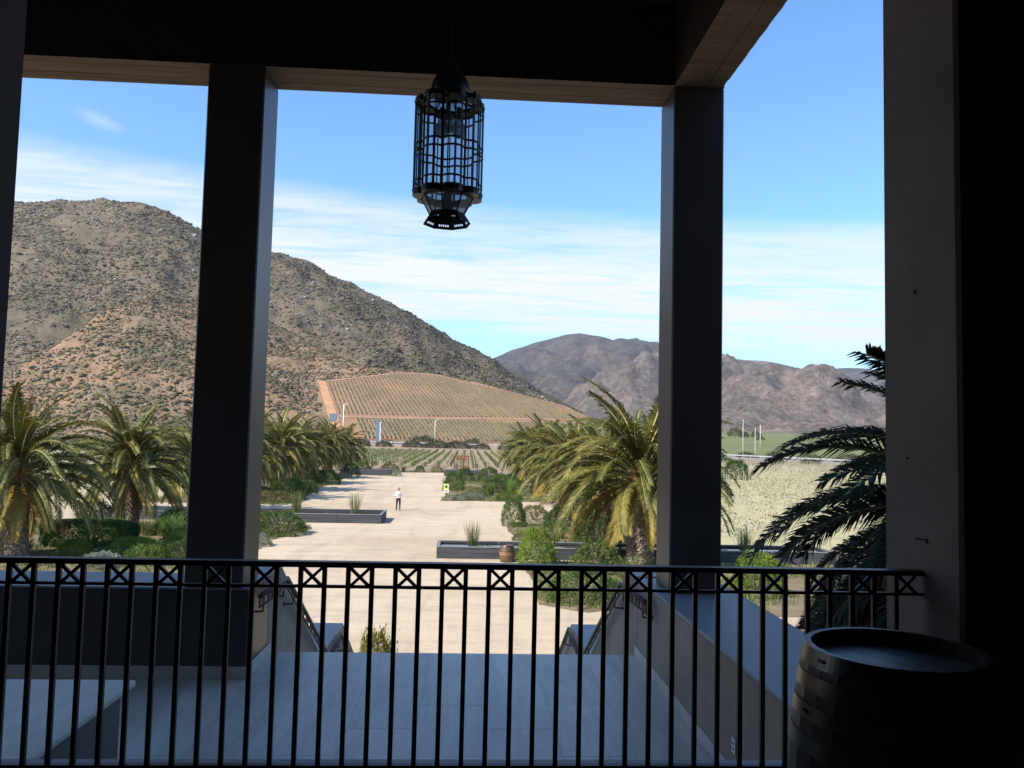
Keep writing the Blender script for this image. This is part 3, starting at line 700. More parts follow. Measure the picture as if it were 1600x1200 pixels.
for k in range(NL):
    for i, (x, y) in enumerate(lobe_pts(k, 5)):
        if bar_me is None: o = lb(MB().tube([(0, 0, Z0), (0, 0, Z1)], .0055, 5), 'bar', 'iron'); bar_me = o.data
        else: o = link('bar', bar_me, ln)
        o.location = (x, y, 0)
    pp = lobe_pts(k, 7, RL - .008); b = MB()
    b.add([(x, y, Z0) for x, y in pp] + [(x, y, Z1) for x, y in pp], [(i, i + 1, i + 8, i + 7) for i in range(6)]); lb(b, 'glass_pane', 'glass', True)
    a0 = 2 * PI * k / NL + .2; c = (RC * math.cos(a0), RC * math.sin(a0))
    b = MB(); q_ = lobe_pts(k, 9, RL + .004, 1.7); n = len(q_)
    for z0, z1 in ((Z1, Z1 + .03), (Z0 - .04, Z0 - .005)):
        b.add([(x, y, z0) for x, y in q_] + [(x, y, z1) for x, y in q_], [tuple(range(n))[::-1], tuple(range(n, 2 * n))] + [(i, (i + 1) % n, (i + 1) % n + n, i + n) for i in range(n)])
        lb(b, 'lobe_cap', 'iron'); b = MB()
    b = MB(); x, y = c[0] + .05 * math.cos(a0), c[1] + .05 * math.sin(a0)
    b.tube([(x, y, Z1 + .03), (x, y, Z1 + .05), (x, y, Z1 + .056), (x, y, Z1 + .062), (x, y, Z1 + .068)], [.004, .004, .011, .011, .003], 6); lb(b, 'finial', 'iron')
    # sloping glazed shoulder under the dome and tapering glass below
    g0, g1 = a0 - PI / 8, a0 + PI / 8
    for (r0, z0, r1, z1, m) in ((.215, Z1 + .02, .135, Z1 + .09, 'frost'), (.135, .075, .215, Z0 - .01, 'frost')):
        P = [(r0 * math.cos(g0), r0 * math.sin(g0), z0), (r0 * math.cos(g1), r0 * math.sin(g1), z0), (r1 * math.cos(g1), r1 * math.sin(g1), z1), (r1 * math.cos(g0), r1 * math.sin(g0), z1)]
        b = MB(); b.add(P, [(0, 1, 2, 3)]); lb(b, 'slant_pane', m)
        b = MB(); b.bar(P[0], P[3], .009, .009); b.bar(P[0], P[1], .008, .008); b.bar(P[3], P[2], .008, .008); lb(b, 'pane_frame', 'iron')
    # flared skirt panel pierced by five slots
    b = MB(); r_at = lambda z: .185 - (.185 - .128) * min(z / .085, 1)
    def quad(t0, t1, z0, z1):
        P = []
        for t, z in ((t0, z0), (t1, z0), (t1, z1), (t0, z1)):
            r_ = r_at(z); A = Vector((r_ * math.cos(g0), r_ * math.sin(g0), z)); B = Vector((r_ * math.cos(g1), r_ * math.sin(g1), z)); P.append(A.lerp(B, t))
        b.add(P, [(0, 1, 2, 3)])
    quad(0, 1, 0, .020); quad(0, 1, .033, .085); e = [.18, .25, .31, .38, .44, .51, .57, .64, .70, .77]
    quad(0, e[0], .020, .033); quad(e[-1], 1, .020, .033)
    for i in range(1, 9, 2): quad(e[i], e[i + 1], .020, .033)
    lb(b, 'skirt_panel', 'iron')
dome = [(.148, Z1 + .08), (.152, Z1 + .095), (.148, Z1 + .14), (.134, Z1 + .19), (.104, Z1 + .238), (.068, Z1 + .272), (.055, Z1 + .295), (.05, Z1 + .31), (.03, Z1 + .33), (.012, Z1 + .35)]
lb(MB().lathe(dome, 24), 'dome', 'iron', True)
b = MB()
zc_ = Z1 + .35; i = 0
while LZ + zc_ < 10.86:
    a_ = (i % 2) * PI / 2; pts = [(.014 * math.cos(q_) * math.cos(a_), .014 * math.cos(q_) * math.sin(a_), zc_ + .028 + .030 * math.sin(q_)) for q_ in [2 * PI * j_ / 10 for j_ in range(10)]]
    b.tube(pts, .0026, 4, closed=True); zc_ += .046; i += 1
lb(b, 'chain', 'room')
lb(MB().lathe([(.03, 3.20), (.05, 3.22), (.05, 3.256)], 16), 'ceiling_rose', 'iron', True)
for k in range(3):
    a_ = 2 * PI * k / 3 + .4; x, y = .075 * math.cos(a_), .075 * math.sin(a_)
    so_ = lb(MB().tube([(x, y, Z1), (x, y, Z1 - .09)], .018, 10), 'lamp_socket', 'iron', True)
    MB().lathe([(.014, Z1 - .085), (.05, Z1 - .14), (.058, Z1 - .18), (.045, Z1 - .225), (.001, Z1 - .245)], 14, (x, y)).build('bulb', 'frost', so_, True, world=False)
lb(MB().tube([(0, 0, .06), (0, 0, .24)], .035, 10), 'candle_socket', 'iron', True)

# ================================================================== PLANTS
def frond_mesh(e0, droop, L, n, seed, leaf, rach, ll=.50, wl=.030, vee=.5):
    g = np.random.default_rng(seed); b = MB(); S = 13; pts = []; p = Vector((0, 0, 0)); tw = 0
    for i in range(S + 1):
        t = i / S; pts.append(p.copy()); a_ = e0 - droop * t ** 1.25; p = p + Vector((math.cos(a_), tw * t, math.sin(a_))) * (L / S); tw = tw
    b.tube(pts, [.042 * (1 - .85 * i / S) + .004 for i in range(S + 1)], 3, 1)
    V_ = []; F_ = []
    def P(t):
        x = t * S; i = min(int(x), S - 1); f_ = x - i; q_ = pts[i].lerp(pts[i + 1], f_); d = (pts[i + 1] - pts[i]).normalized(); return q_, d
    for i in range(n):
        t = .10 + .90 * (i + .5) / n; q_, d = P(t); sd = Vector((0, 1, 0)); nn = d.cross(sd).normalized() * -1
        if nn.z < 0 and abs(d.x) > .1 and d.x > 0: nn = -nn
        prof_ = (min(1, (t - .06) / .22) ** .7) * (1 - .55 * max(0, (t - .45) / .55) ** 1.3)
        for s_ in (-1, 1):
            jl = g.uniform(.85, 1.1); l_ = ll * prof_ * jl; fwd = .55 + .55 * t + g.uniform(-.12, .12); v_ = vee + g.uniform(-.35, .25)
            dr = (sd * s_ * math.cos(v_) + nn * math.sin(v_)); dr = (dr + d * fwd).normalized()
            tip = q_ + dr * l_ + Vector((0, 0, -.22 * l_)); m_ = q_ + dr * l_ * .5 + Vector((0, 0, .015))
            wv = d * (wl * .5)
            c0 = len(V_) ; V_ += [q_ - wv * .6, q_ + wv * .6, m_ + wv, m_ - wv, tip]
            F_ += [(c0, c0 + 1, c0 + 2, c0 + 3), (c0 + 3, c0 + 2, c0 + 4)]
    b.add(V_, F_, 0)
    me = bpy.data.meshes.new('frond'); me.from_pydata(b.v, [], b.f)
    me.materials.append(MT[leaf]); me.materials.append(MT[rach]); me.polygons.foreach_set('material_index', b.m); me.update(); return me
CLS = [(82, 62, 'palm_green', 'rachis', 9), (68, 88, 'palm_green', 'rachis', 13), (54, 104, 'palm_green', 'rachis', 16), (38, 106, 'palm_green', 'rachis', 17),
       (20, 96, 'palm_green', 'rachis', 17), (2, 82, 'palm_green', 'rachis', 15), (-14, 68, 'palm_yellow', 'rachis_dry', 12), (-32, 50, 'palm_yellow', 'rachis_dry', 5), (-54, 30, 'palm_dead', 'rachis_dry', 2)]
FR = {}
def fronds(key, L, n, mt=None, dm=1.0, **k):
    FR[key] = [[frond_mesh(R(e_), R(d_) * dm, L * (1 if e_ > -10 else .8 if e_ > -40 else .6) * (.93 if v_ else 1), n, 100 + 7 * ci + v_, mt or lf, ra, **k) for v_ in range(2)] for ci, (e_, d_, lf, ra, c_) in enumerate(CLS)]
fronds('std', 4.5, 88, ll=.56, wl=.058, vee=.42)
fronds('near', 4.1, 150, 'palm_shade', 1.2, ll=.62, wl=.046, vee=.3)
def trunk_mesh(h_, r0, r1, rt_):
    b = MB(); prof_ = [(r0 * 1.18, -.05), (r0, .35), (r1, h_ * .5), (rt_, h_ * .85), (rt_ * 1.08, h_), (rt_ * .6, h_ + .3)]
    b.lathe(prof_, 16)
    rr = lambda z: np.interp(z, [p_[1] for p_ in prof_], [p_[0] for p_ in prof_])
    rows = int(h_ / .115); nc = 15
    for i in range(rows):
        z = .05 + i * .115
        for j_ in range(nc):
            a_ = 2 * PI * (j_ + .5 * (i % 2)) / nc + i * .05 + rnd.uniform(-.03, .03); dw = PI / nc * .92; r_ = rr(z) ; o_ = rnd.uniform(.035, .075)
            pt = lambda aa, rr_, zz: (rr_ * math.cos(aa), rr_ * math.sin(aa), zz)
            b.add([pt(a_ - dw, r_, z + .06), pt(a_, r_ - .005, z - .045), pt(a_ + dw, r_, z + .06), pt(a_, r_ - .01, z + .16), pt(a_, r_ + o_, z + .085)], [(0, 1, 4), (1, 2, 4), (2, 3, 4), (3, 0, 4)])
    me = bpy.data.meshes.new('trunk'); me.from_pydata(b.v, [], b.f); me.materials.append(MT['trunk']); me.update(); return me
TRK = trunk_mesh(3.5, .56, .50, .56); TRK2 = trunk_mesh(4.2, .52, .46, .52)
bb = MB()
for i in range(120):
    a_ = i * 2.399; z = -.55 + .95 * (i / 120); r_ = .62 - .30 * (i / 120); bb.tube([(r_ * .7 * math.cos(a_), r_ * .7 * math.sin(a_), z), (r_ * 1.05 * math.cos(a_), r_ * 1.05 * math.sin(a_), z + .28)], [.075, .035], 4)
CRB = bpy.data.meshes.new('leaf_bases'); CRB.from_pydata(bb.v, [], bb.f); CRB.materials.append(MT['boss'])
def palm(label, loc, s=1.0, key='std', trk=None, hb=3.75, seed=0, group='date palms lining the court', more=1.0, low=1.0):
    g = random.Random(seed); t = thing('palm_tree', label, 'palm', loc, g.uniform(0, 6), group); t.scale = (s, s, s * g.uniform(.97, 1.04))
    link('trunk', trk or TRK, t)
    o = link('leaf_bases', CRB, t); o.location = (0, 0, hb)
    i = 0
    for ci, (e_, d_, lf, ra, c_) in enumerate(CLS):
        for q_ in range(int(c_ * more * (low if ci > 3 else 1))):
            o = link('frond', FR[key][ci][q_ % 2], t); az_ = i * 2.39996 + g.uniform(-.25, .25); i += 1
            r_ = .12 + .05 * ci; o.location = (r_ * math.cos(az_), r_ * math.sin(az_), hb + .35 - .11 * ci)
            o.rotation_euler = (g.uniform(-.35, .35), g.uniform(-.13, .13), az_); k_ = g.uniform(.84, 1.08); o.scale = (k_, k_, k_)
    return t
LP = [(-20.3, 37.7, 1.0, 'thick trunked palm at the far left edge, nearest of the left row'), (-19.65, 48.4, .97, 'palm left of the left column standing behind the clipped hedge'),
      (-19.5, 59.4, .95, 'palm mostly hidden behind the left column'), (-19.3, 70.2, .98, 'palm whose crown just emerges right of the left column'),
      (-18.6, 81, 1.0, 'palm with pale scarred trunk right of the left column behind the low yellowish shrubs'), (-19.4, 92, .98, 'second full palm right of the left column, reddish trunk base'),
      (-19.6, 103, .97, 'third full palm of the left row, dark hedge at its foot'), (-19.5, 114, .97, 'palm next to last in the left row'),
      (-19.0, 125, .98, 'last palm of the left row, beside the flat vineyard')]
for i, (x, y, s, lab) in enumerate(LP): palm(lab, (x, y, 0), s, seed=20 + i)
RP = [(8.36, 38.1, 1.13, 'big sunlit palm in front of the right column, nearest of the right row'), (8.4, 49.4, .93, 'second palm of the right row, left of the big one'),
      (8.1, 60.5, 1.04, 'third palm of the right row'), (8.6, 71, .92, 'fourth palm of the right row'), (8.3, 82.4, 1.03, 'fifth palm of the right row'),
      (8.5, 93, .9, 'sixth palm of the right row, half hidden by nearer crowns'), (8.2, 104, .99, 'seventh palm of the right row, half hidden by nearer crowns'), (8.4, 115, .98, 'last palm of the right row, beside the court end')]
for i, (x, y, s, lab) in enumerate(RP): palm(lab, (x, y, 0), s, seed=50 + i)
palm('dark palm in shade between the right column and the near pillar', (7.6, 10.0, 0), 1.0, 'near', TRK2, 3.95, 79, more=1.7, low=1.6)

# leaf clouds ------------------------------------------------------
def leaf_mesh(name, n, fn, size, m, asp=.45, upw=.3, seed=1):
    g = np.random.default_rng(seed); P, Nn = fn(g, n); P = np.asarray(P); Nn = np.asarray(Nn)
    n = len(P); d = g.normal(size=(n, 3)) * .75 + Nn; d[:, 2] += upw; d /= np.linalg.norm(d, axis=1)[:, None]
    q_ = g.normal(size=(n, 3)); t = np.cross(d, q_); t /= np.linalg.norm(t, axis=1)[:, None] + 1e-9
    l_ = size * g.uniform(.6, 1.3, (n, 1))
    V_ = np.stack([P - d * l_ * .5, P + t * l_ * asp * .5, P + d * l_ * .5, P - t * l_ * asp * .5], 1).reshape(-1, 3)
    return np_mesh(name, V_, np.arange(4 * n).reshape(-1, 4), [m])
def mound(clumps=26, flat=.0, top=1.0, fill=.16, box=0):
    def fn(g, n):
        clumps_ = clumps * 3
        a_ = g.uniform(0, 2 * PI, clumps_); zz = g.uniform(.05, 1, clumps_); rr_ = np.sqrt(np.clip(1 - (zz * .97) ** 2, .02, 1)) * g.uniform(.84, .98, clumps_)
        C_ = np.stack([rr_ * np.cos(a_), rr_ * np.sin(a_), zz * top], 1)
        k_ = g.integers(0, clumps_, n // 2); d = g.normal(size=(n // 2, 3)); d /= np.linalg.norm(d, axis=1)[:, None]
        P = C_[k_] + d * (g.uniform(.15, 1, (n // 2, 1)) ** .6) * fill * .62 * g.uniform(.6, 1.5, clumps_)[k_][:, None]
        m_ = n - n // 2; a2 = g.uniform(0, 2 * PI, m_); z2 = g.uniform(0, .97, m_); r2 = np.sqrt(1 - z2 ** 2) * (.86 + .22 * (fbm(a2 * 2.2 + 3, z2 * 5, 3) - .45)) * g.uniform(.86, 1, m_)
        P2 = np.stack([r2 * np.cos(a2), r2 * np.sin(a2), z2 * top], 1); P = np.concatenate([P, P2]); P[:, 2] = np.abs(P[:, 2])
        Nn = P.copy(); Nn /= np.linalg.norm(Nn, axis=1)[:, None] + 1e-6
        return P, Nn
    return fn
def boxy(sx=1, sy=1, sz=1, rnd_=.2):
    def fn(g, n):
        P = g.uniform(-1, 1, (n, 3)); ax = g.integers(0, 3, n); sg = np.sign(g.normal(size=n)); P[np.arange(n), ax] = sg * g.uniform(.86, 1.02, n)
        nrm = np.linalg.norm(P, ord=5, axis=1)[:, None]; P = P / np.maximum(nrm, .97) ; Nn = np.zeros_like(P); Nn[np.arange(n), ax] = sg
        P = P + (fbm(P[:, 0] * 3 + 5, P[:, 1] * 3 + P[:, 2]) - .48)[:, None] * .18 * Nn
        P = P * [sx, sy, sz * .5] + [0, 0, sz * .5]; return P, Nn
    return fn
def blade_mesh(name, n, m, h0=1.0, spread=.5, rbase=.18, arch=.5, wd=.02, seed=1):
    g = np.random.default_rng(seed); V_ = []; F_ = []
    for i in range(n):
        a_ = g.uniform(0, 2 * PI); r_ = rbase * math.sqrt(g.uniform(0, 1)); x, y = r_ * math.cos(a_), r_ * math.sin(a_); hh = h0 * g.uniform(.55, 1.05)
        sp = spread * g.uniform(.1, 1); dx, dy = math.cos(a_) * sp, math.sin(a_) * sp; c0 = len(V_); w_ = wd * g.uniform(.7, 1.3); px, py = -math.sin(a_ + g.uniform(-1, 1)) * w_, math.cos(a_) * w_
        for t in (0, .45, .8):
            f_ = t ** (1 + arch * 1.5); z = hh * (t - arch * .35 * t ** 3); k_ = 1 - .5 * t; V_ += [(x + dx * f_ * hh - px * k_, y + dy * f_ * hh - py * k_, z), (x + dx * f_ * hh + px * k_, y + dy * f_ * hh + py * k_, z)]
        V_.append((x + dx * hh, y + dy * hh, hh * (1 - arch * .4)))
        F_ += [(c0, c0 + 1, c0 + 3), (c0, c0 + 3, c0 + 2), (c0 + 2, c0 + 3, c0 + 5), (c0 + 2, c0 + 5, c0 + 4), (c0 + 4, c0 + 5, c0 + 6)]
    return np_mesh(name, V_, np.array(F_), [m])
def stems_mesh(sd, n=12):
    b = MB(); g = random.Random(sd)
    for i in range(n):
        a_ = g.uniform(0, 6.28); r_ = g.uniform(.3, .75); b.tube([(.05 * math.cos(a_), .05 * math.sin(a_), 0), (r_ * .5 * math.cos(a_), r_ * .5 * math.sin(a_), .4), (r_ * math.cos(a_), r_ * math.sin(a_), .8)], [.025, .018, .006], 4)
    me = bpy.data.meshes.new('stems'); me.from_pydata(b.v, [], b.f); me.materials.append(MT['trunk']); return me
STM = [stems_mesh(1), stems_mesh(2)]
LM = {}
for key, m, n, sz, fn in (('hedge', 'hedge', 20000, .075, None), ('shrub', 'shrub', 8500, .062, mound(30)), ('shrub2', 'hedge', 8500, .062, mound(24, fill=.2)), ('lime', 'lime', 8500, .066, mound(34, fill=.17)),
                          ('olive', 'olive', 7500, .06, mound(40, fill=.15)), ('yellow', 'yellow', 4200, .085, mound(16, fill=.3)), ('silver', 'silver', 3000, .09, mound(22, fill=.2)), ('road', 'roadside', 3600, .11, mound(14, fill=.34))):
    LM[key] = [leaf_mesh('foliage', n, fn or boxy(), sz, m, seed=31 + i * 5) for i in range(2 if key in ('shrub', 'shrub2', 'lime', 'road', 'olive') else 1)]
def bush(name, label, cat, x, y, sx, sy, sz, key, group=None, rz=None, z=.03):
    i = rnd.randrange(2); t = thing(name, label, cat, (x, y, z), rnd.uniform(0, 6.28) if rz is None else rz, group)
    o = link('foliage', LM[key][i % len(LM[key])], t); o.scale = (sx, sy, sz)
    s_ = link('stems', STM[i], t); s_.scale = (sx * .8, sy * .8, sz * .95); return t
def clump(name, label, cat, x, y, s, sz, me, group=None, z=.03):
    o = link(name, me, None); o.location = (x, y, z); o.scale = (s, s, sz); o.rotation_euler = (0, 0, rnd.uniform(0, 6)); return tag(o, label, cat, group)
# clipped hedge left
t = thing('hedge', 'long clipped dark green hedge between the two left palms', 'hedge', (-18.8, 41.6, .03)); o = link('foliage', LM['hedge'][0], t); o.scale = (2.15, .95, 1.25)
o = link('stems', STM[0], t); o.scale = (1.9, .7, 1)
B_ = [  # label, x, y, sx, sy, sz, kind
 ('low bright shrub in front of the clipped hedge, left one', -17.9, 38.4, 1.0, .8, .75, 'lime'), ('wide bright green shrub right of the clipped hedge front', -15.3, 38.6, 1.5, 1.0, .85, 'lime'),
('bright low shrub beside the near left palm trunk', -14.0, 36.6, 1.3, 1.0, .8, 'lime'), ('fresh green mound left of the left column above the railing', -12.6, 37.4, 1.4, 1.1, .95, 'shrub'),
 ('pale grey shrub low in front of the bright mounds', -15.6, 35.6, 1.2, .9, .6, 'silver'),
 ('feathery grey green shrub behind the clipped hedge', -21.2, 47.5, 1.6, 1.2, 1.7, 'silver'),
 ('pale yellow shrub at the front right of the left bed', -11.2, 38.2, .9, .8, .7, 'yellow'), ('dark rounded shrub at the left column foot beyond the second palm', -16.4, 47.0, 1.6, 1.3, 1.35, 'shrub2'),
 ('pale yellow green shrub touching the left column', -13.9, 41.5, 1.3, 1.2, 1.0, 'lime'), ('silvery tuft shrub right beside the left column at the court edge', -10.7, 42.6, .8, .7, .6, 'silver'),
 ('large spreading green shrub in front of the left trough', -10.9, 47.6, 1.9, 1.7, 1.3, 'shrub'), ('dark part of the shrub mass left of the large spreading one', -12.9, 49.0, 1.3, 1.2, 1.5, 'shrub2'),
 ('low yellowish shrub at the near corner of the left bed', -15.8, 67.8, 2.2, 1.3, .9, 'olive'), ('second low yellowish shrub behind the corner one', -17.6, 69.8, 2.0, 1.4, 1.1, 'olive'),
 ('dark green shrub under the third left palm trunk', -16.4, 75.5, 1.7, 1.4, 1.6, 'shrub2'), ('mid green mound on the court edge right of that palm', -15.4, 78.0, 1.5, 1.3, 1.3, 'shrub'),
 ('leafy shrub left of the pale palm trunk with white flowers', -19.9, 79.5, 1.4, 1.2, 2.6, 'silver'), ('green shrub between two trunks in the left row', -17.1, 86.5, 1.5, 1.3, 1.6, 'shrub'),
 ('dark cube clipped shrub on the left court edge', -15.7, 92.0, 1.9, 1.5, 1.6, 'shrub2'), ('lighter shrub behind the dark cube one', -17.4, 94.5, 1.5, 1.3, 1.5, 'shrub'),
 ('round dark shrub at the end of the left trough far away', -15.2, 107.3, 1.3, 1.1, 1.8, 'shrub2'), ('small silver shrub in front of the far trough', -15.6, 103.5, 1.1, .8, .8, 'silver'),
 ('grey green shrub at the right tip of the far trough', -9.6, 111.6, 1.0, .8, .9, 'silver'),
 ('far green shrub behind the far trough, left', -15.5, 121.5, 1.6, 1, 1.5, 'shrub'), ('far olive shrub behind the far trough, right', -11.6, 123, 1.7, 1, 1.3, 'olive'),
 ('low green strip shrub at the court end', -7.2, 124.8, 1.9, .8, 1.0, 'shrub'), ('second low green shrub at the court end', -4.6, 125.4, 1.6, .8, .9, 'olive'),
 ('bushy yellow green round shrub beside the brown barrel', 3.35, 37.6, 1.0, .95, 1.75, 'lime'), ('spreading bright leafy shrub in front of the right trough', 6.0, 36.4, 1.7, 1.3, 1.35, 'shrub'),
 ('low dense hedge at the near right corner of the court', 4.5, 30.0, 1.7, 1.3, 1.05, 'shrub2'), ('round dark green shrub on the right court edge beyond the trough', 3.2, 53.6, .95, .9, 1.75, 'shrub2'),
 ('reddish low plant on the ground by the yellow green shrub', 3.5, 46.2, .9, .7, .45, 'olive'), ('tall green shrub left of the big palm trunk', 7.0, 43.5, 1.3, 1.1, 1.9, 'shrub'),
 ('darker shrub right of the tall green one by the big palm', 8.6, 42.0, 1.2, 1.0, 1.6, 'shrub2'), ('green shrub under the second right palm', 6.2, 51.0, 1.5, 1.3, 1.6, 'shrub'),
 ('olive shrub behind the round dark one on the right', 4.9, 57.5, 1.4, 1.1, 1.0, 'olive'),
 ('round dark shrub behind the small sign stand', -1.3, 86.0, 1.35, 1.2, 1.95, 'shrub2'), ('yellow flowering low shrub right of the sign stand', .9, 77.5, 1.7, 1.2, .95, 'olive'),
 ('grey lavender mound along the bed front', .2, 73.9, 2.0, .7, .65, 'silver'), ('bright green low shrub at the bed front on the right', 4.0, 74.6, 1.9, .9, .8, 'lime'),
 ('clipped green hedge block at the far right bed', 2.8, 101, 2.2, 1.5, 1.9, 'shrub'), ('second green hedge block behind it to the left', -.2, 103, 1.7, 1.3, 1.7, 'shrub'),
 ('dark green shrub under the right palms', 4.6, 90, 2.0, 1.4, 1.7, 'shrub2'), ('green shrub in the middle of the right bed', 3.2, 84, 2.0, 1.4, 1.4, 'shrub'),
 ('small shrub seen right of the right column above the railing', 11.6, 31.5, 1.5, 1.2, 1.2, 'lime'), ('light green shrub beyond the dark palm by the water trough', 13.0, 35.3, 1.2, .9, 1.1, 'lime'),
 ('clipped hedge block far out in the right vineyard', 41.5, 122, 3.0, 1.6, 3.0, 'shrub2')]
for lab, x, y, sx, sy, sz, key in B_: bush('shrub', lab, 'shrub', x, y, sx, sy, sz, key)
bs = bush('shrub', 'leafy yellow green shrub at the foot of the left stair wall', 'shrub', -1.95, 18.6, .62, .55, 1.5, 'yellow')
GR = [blade_mesh('grass_clump', 150, 'grass', 1, .75, .16, .6, .012, 3), blade_mesh('grass_clump', 160, 'grass_green', 1, .45, .2, .3, .012, 4)]
RD = blade_mesh('reed_clump', 130, 'grass', 1, .55, .30, .10, .011, 6)
G_ = [('fountain of pale grass left of the clipped hedge', -21.3, 42.6, 1.5, 1.5, 0), ('pale arching grass between the hedge and the left column', -14.8, 43.4, 1.5, 1.5, 0), ('bushy grass at the foot of the second left palm', -17.6, 45.8, 1.3, 1.3, 0),
      ('bright fountain grass beyond the right end of the clipped hedge', -15.9, 44.6, 1.7, 1.5, 1), ('green blades in front of the second left palm', -18.6, 44.4, 1.6, 1.5, 1), ('bright blades by the left column, lower', -13.2, 40.2, 1.3, 1.2, 1),
      ('tall green grass behind the clipped hedge', -20.8, 45.5, 1.7, 1.7, 1), ('pale grass in front of the hedge, far left', -20.4, 38.8, 1.2, 1.0, 0),
      ('yellow grass fountain under the big right palm', 7.2, 34.2, 1.4, 1.3, 0), ('pale yellow grass fountain by the right stair wall', 6.6, 31.6, 1.5, 1.3, 0),
      ('green grass clump behind the sign stand', 2.4, 79.5, 1.6, 1.6, 1), ('tall green grass in the middle of the far right bed', 4.6, 80.8, 1.8, 1.9, 1), ('grass tuft at the end of the court', -9.6, 123.8, 1.5, 1.5, 0),
      ('pale grass under the first right palms', 5.0, 44.6, 1.3, 1.2, 0), ('grass beside the tall green shrub on the right', 5.6, 47.5, 1.3, 1.3, 1)]
for lab, x, y, s, sz, k in G_: clump('grass_clump', lab, 'grass', x, y, s, sz, GR[k])

# ground cover in the beds
def inside(px, py, poly):
    c = np.zeros(len(px), bool); n = len(poly)
    for i in range(n):
        x0, y0 = poly[i]; x1, y1 = poly[(i + 1) % n]; m_ = ((y0 > py) != (y1 > py)) & (px < (x1 - x0) * (py - y0) / ((y1 - y0) + 1e-9) + x0); c ^= m_
    return c
def cover(polys, dens, hmin, hmax, m, name, label):
    P = []
    for p_ in polys:
        a_ = np.array(p_); lo, hi = a_.min(0), a_.max(0); lo[0] = max(lo[0], -30); n = int((hi[0] - lo[0]) * (hi[1] - lo[1]) * dens)
        q_ = lo + rng.random((n, 2)) * (hi - lo); q_ = q_[inside(q_[:, 0], q_[:, 1], p_)]; k_ = fbm(q_[:, 0] * .5, q_[:, 1] * .5, 3) > .36; P.append(q_[k_])
    P = np.concatenate(P); n = len(P); V_ = []
    K = 5; a_ = rng.uniform(0, 2 * PI, (n, K)); hh = rng.uniform(hmin, hmax, (n, K)) * (fbm(P[:, 0] * .7, P[:, 1] * .7, 2) * 1.6)[:, None]; o_ = rng.normal(0, .07, (n, K, 2))
    bx_ = P[:, None, 0] + o_[..., 0]; by_ = P[:, None, 1] + o_[..., 1]; ln_ = hh * rng.uniform(.2, .8, (n, K)); w_ = .022
    A = np.stack([bx_ - np.sin(a_) * w_, by_ + np.cos(a_) * w_, np.full_like(bx_, .03)], -1); B = np.stack([bx_ + np.sin(a_) * w_, by_ - np.cos(a_) * w_, np.full_like(bx_, .03)], -1)
    C_ = np.stack([bx_ + np.cos(a_) * ln_, by_ + np.sin(a_) * ln_, .03 + hh], -1)
    V_ = np.stack([A, B, C_], 2).reshape(-1, 3); o = link(name, np_mesh(name, V_, np.arange(len(V_)).reshape(-1, 3), [m])); return tag(o, label, 'ground cover', kind='stuff')
cover(BEDS, 9, .2, .55, 'grass', 'ground_cover', 'mixed grasses and low plants covering the garden beds')
cover(BEDS[:5], 4, .15, .4, 'grass_green', 'ground_cover', 'fresh green leaves growing between the garden shrubs')

# ================================================================== WATER TROUGHS
def trough(label, x0, x1, y0, y1, hgt, joints, lilies, wl=.22):
    t = thing('water_trough', label, 'trough', (x0, y0, .02)); w_ = .16; z0, z1 = .02, hgt
    xs_ = [x0] + joints + [x1]
    for a_, b_ in zip(xs_, xs_[1:]):
        for ya, yb in ((y0, y0 + w_), (y1 - w_, y1)):
            for k_ in range(2):
                za, zb = z0 + (z1 - z0 - .05) * k_ / 2 + .003, z0 + (z1 - z0 - .05) * (k_ + 1) / 2 - .003
                MB().box(a_ + .012, b_ - .012, ya + .012, yb, za, zb, c=.01).build('board', 'trough', t)
            MB().box(a_ + .006, b_ - .006, ya - .01, yb + .01, z1 - .05, z1, c=.01).build('rim_board', 'rim', t)
    for xa, xb in ((x0, x0 + w_), (x1 - w_, x1)):
        MB().box(xa + .004, xb - .004, y0 + w_, y1 - w_, z0, z1 - .052, c=.01).build('end_board', 'trough', t)
        MB().box(xa - .01, xb + .01, y0 + w_ + .012, y1 - w_ - .012, z1 - .05, z1 + .001, c=.01).build('rim_board', 'rim', t)
    for x in joints: MB().box(x - .011, x + .011, y0 + .02, y0 + w_ - .02, z0, z1 - .06).build('joint_post', 'iron', t)
    MB().box(x0 + w_, x1 - w_, y0 + w_, y1 - w_, z0 + .05, z1 - wl).build('water', 'water', t)
    for x, y in lilies:
        for k_ in range(5):
            a_, r_ = rnd.uniform(0, 6.28), rnd.uniform(.12, .22); cx, cy_ = x + rnd.uniform(-.5, .5), y + rnd.uniform(-.4, .4)
            MB().add([(cx, cy_, z1 - wl + .008)] + [(cx + r_ * math.cos(a_ + q_ * .55), cy_ + r_ * math.sin(a_ + q_ * .55), z1 - wl + .01 + rnd.uniform(0, .012)) for q_ in range(11)], [(0, i, i + 1) for i in range(1, 11)]).build('lily_pad', 'lily', t)
    return t
trough('long charcoal timber water trough across the left of the court', -24, -5.5, 53.6, 57.0, .62, [-20.4, -16.8, -13.4, -8.4], [(-6.4, 55.2), (-9.5, 55.4), (-12, 55)])
trough('long charcoal timber water trough across the right of the court', -1.35, 18.5, 39.3, 41.6, .60, [1.75, 5.3, 8.9, 12.4, 15.6], [(.9, 40.4), (4.5, 40.5), (7.6, 40.5), (13, 40.4)], wl=.11)
trough('far dark trough at the end of the left palm row', -17.5, -10.5, 112.6, 115.5, .85, [-13.2], [])
trough('far dark trough behind shrubs on the right court edge', -3.2, 3.0, 115.2, 117.8, .85, [-.2], [])
clump('reed_clump', 'green reeds standing in the near part of the left trough', 'reeds', -7.4, 54.6, .95, 1.75, RD, z=.45)
clump('reed_clump', 'smaller reed clump further left in the left trough', 'reeds', -11.4, 55.2, 1.0, 1.75, RD, z=.45)
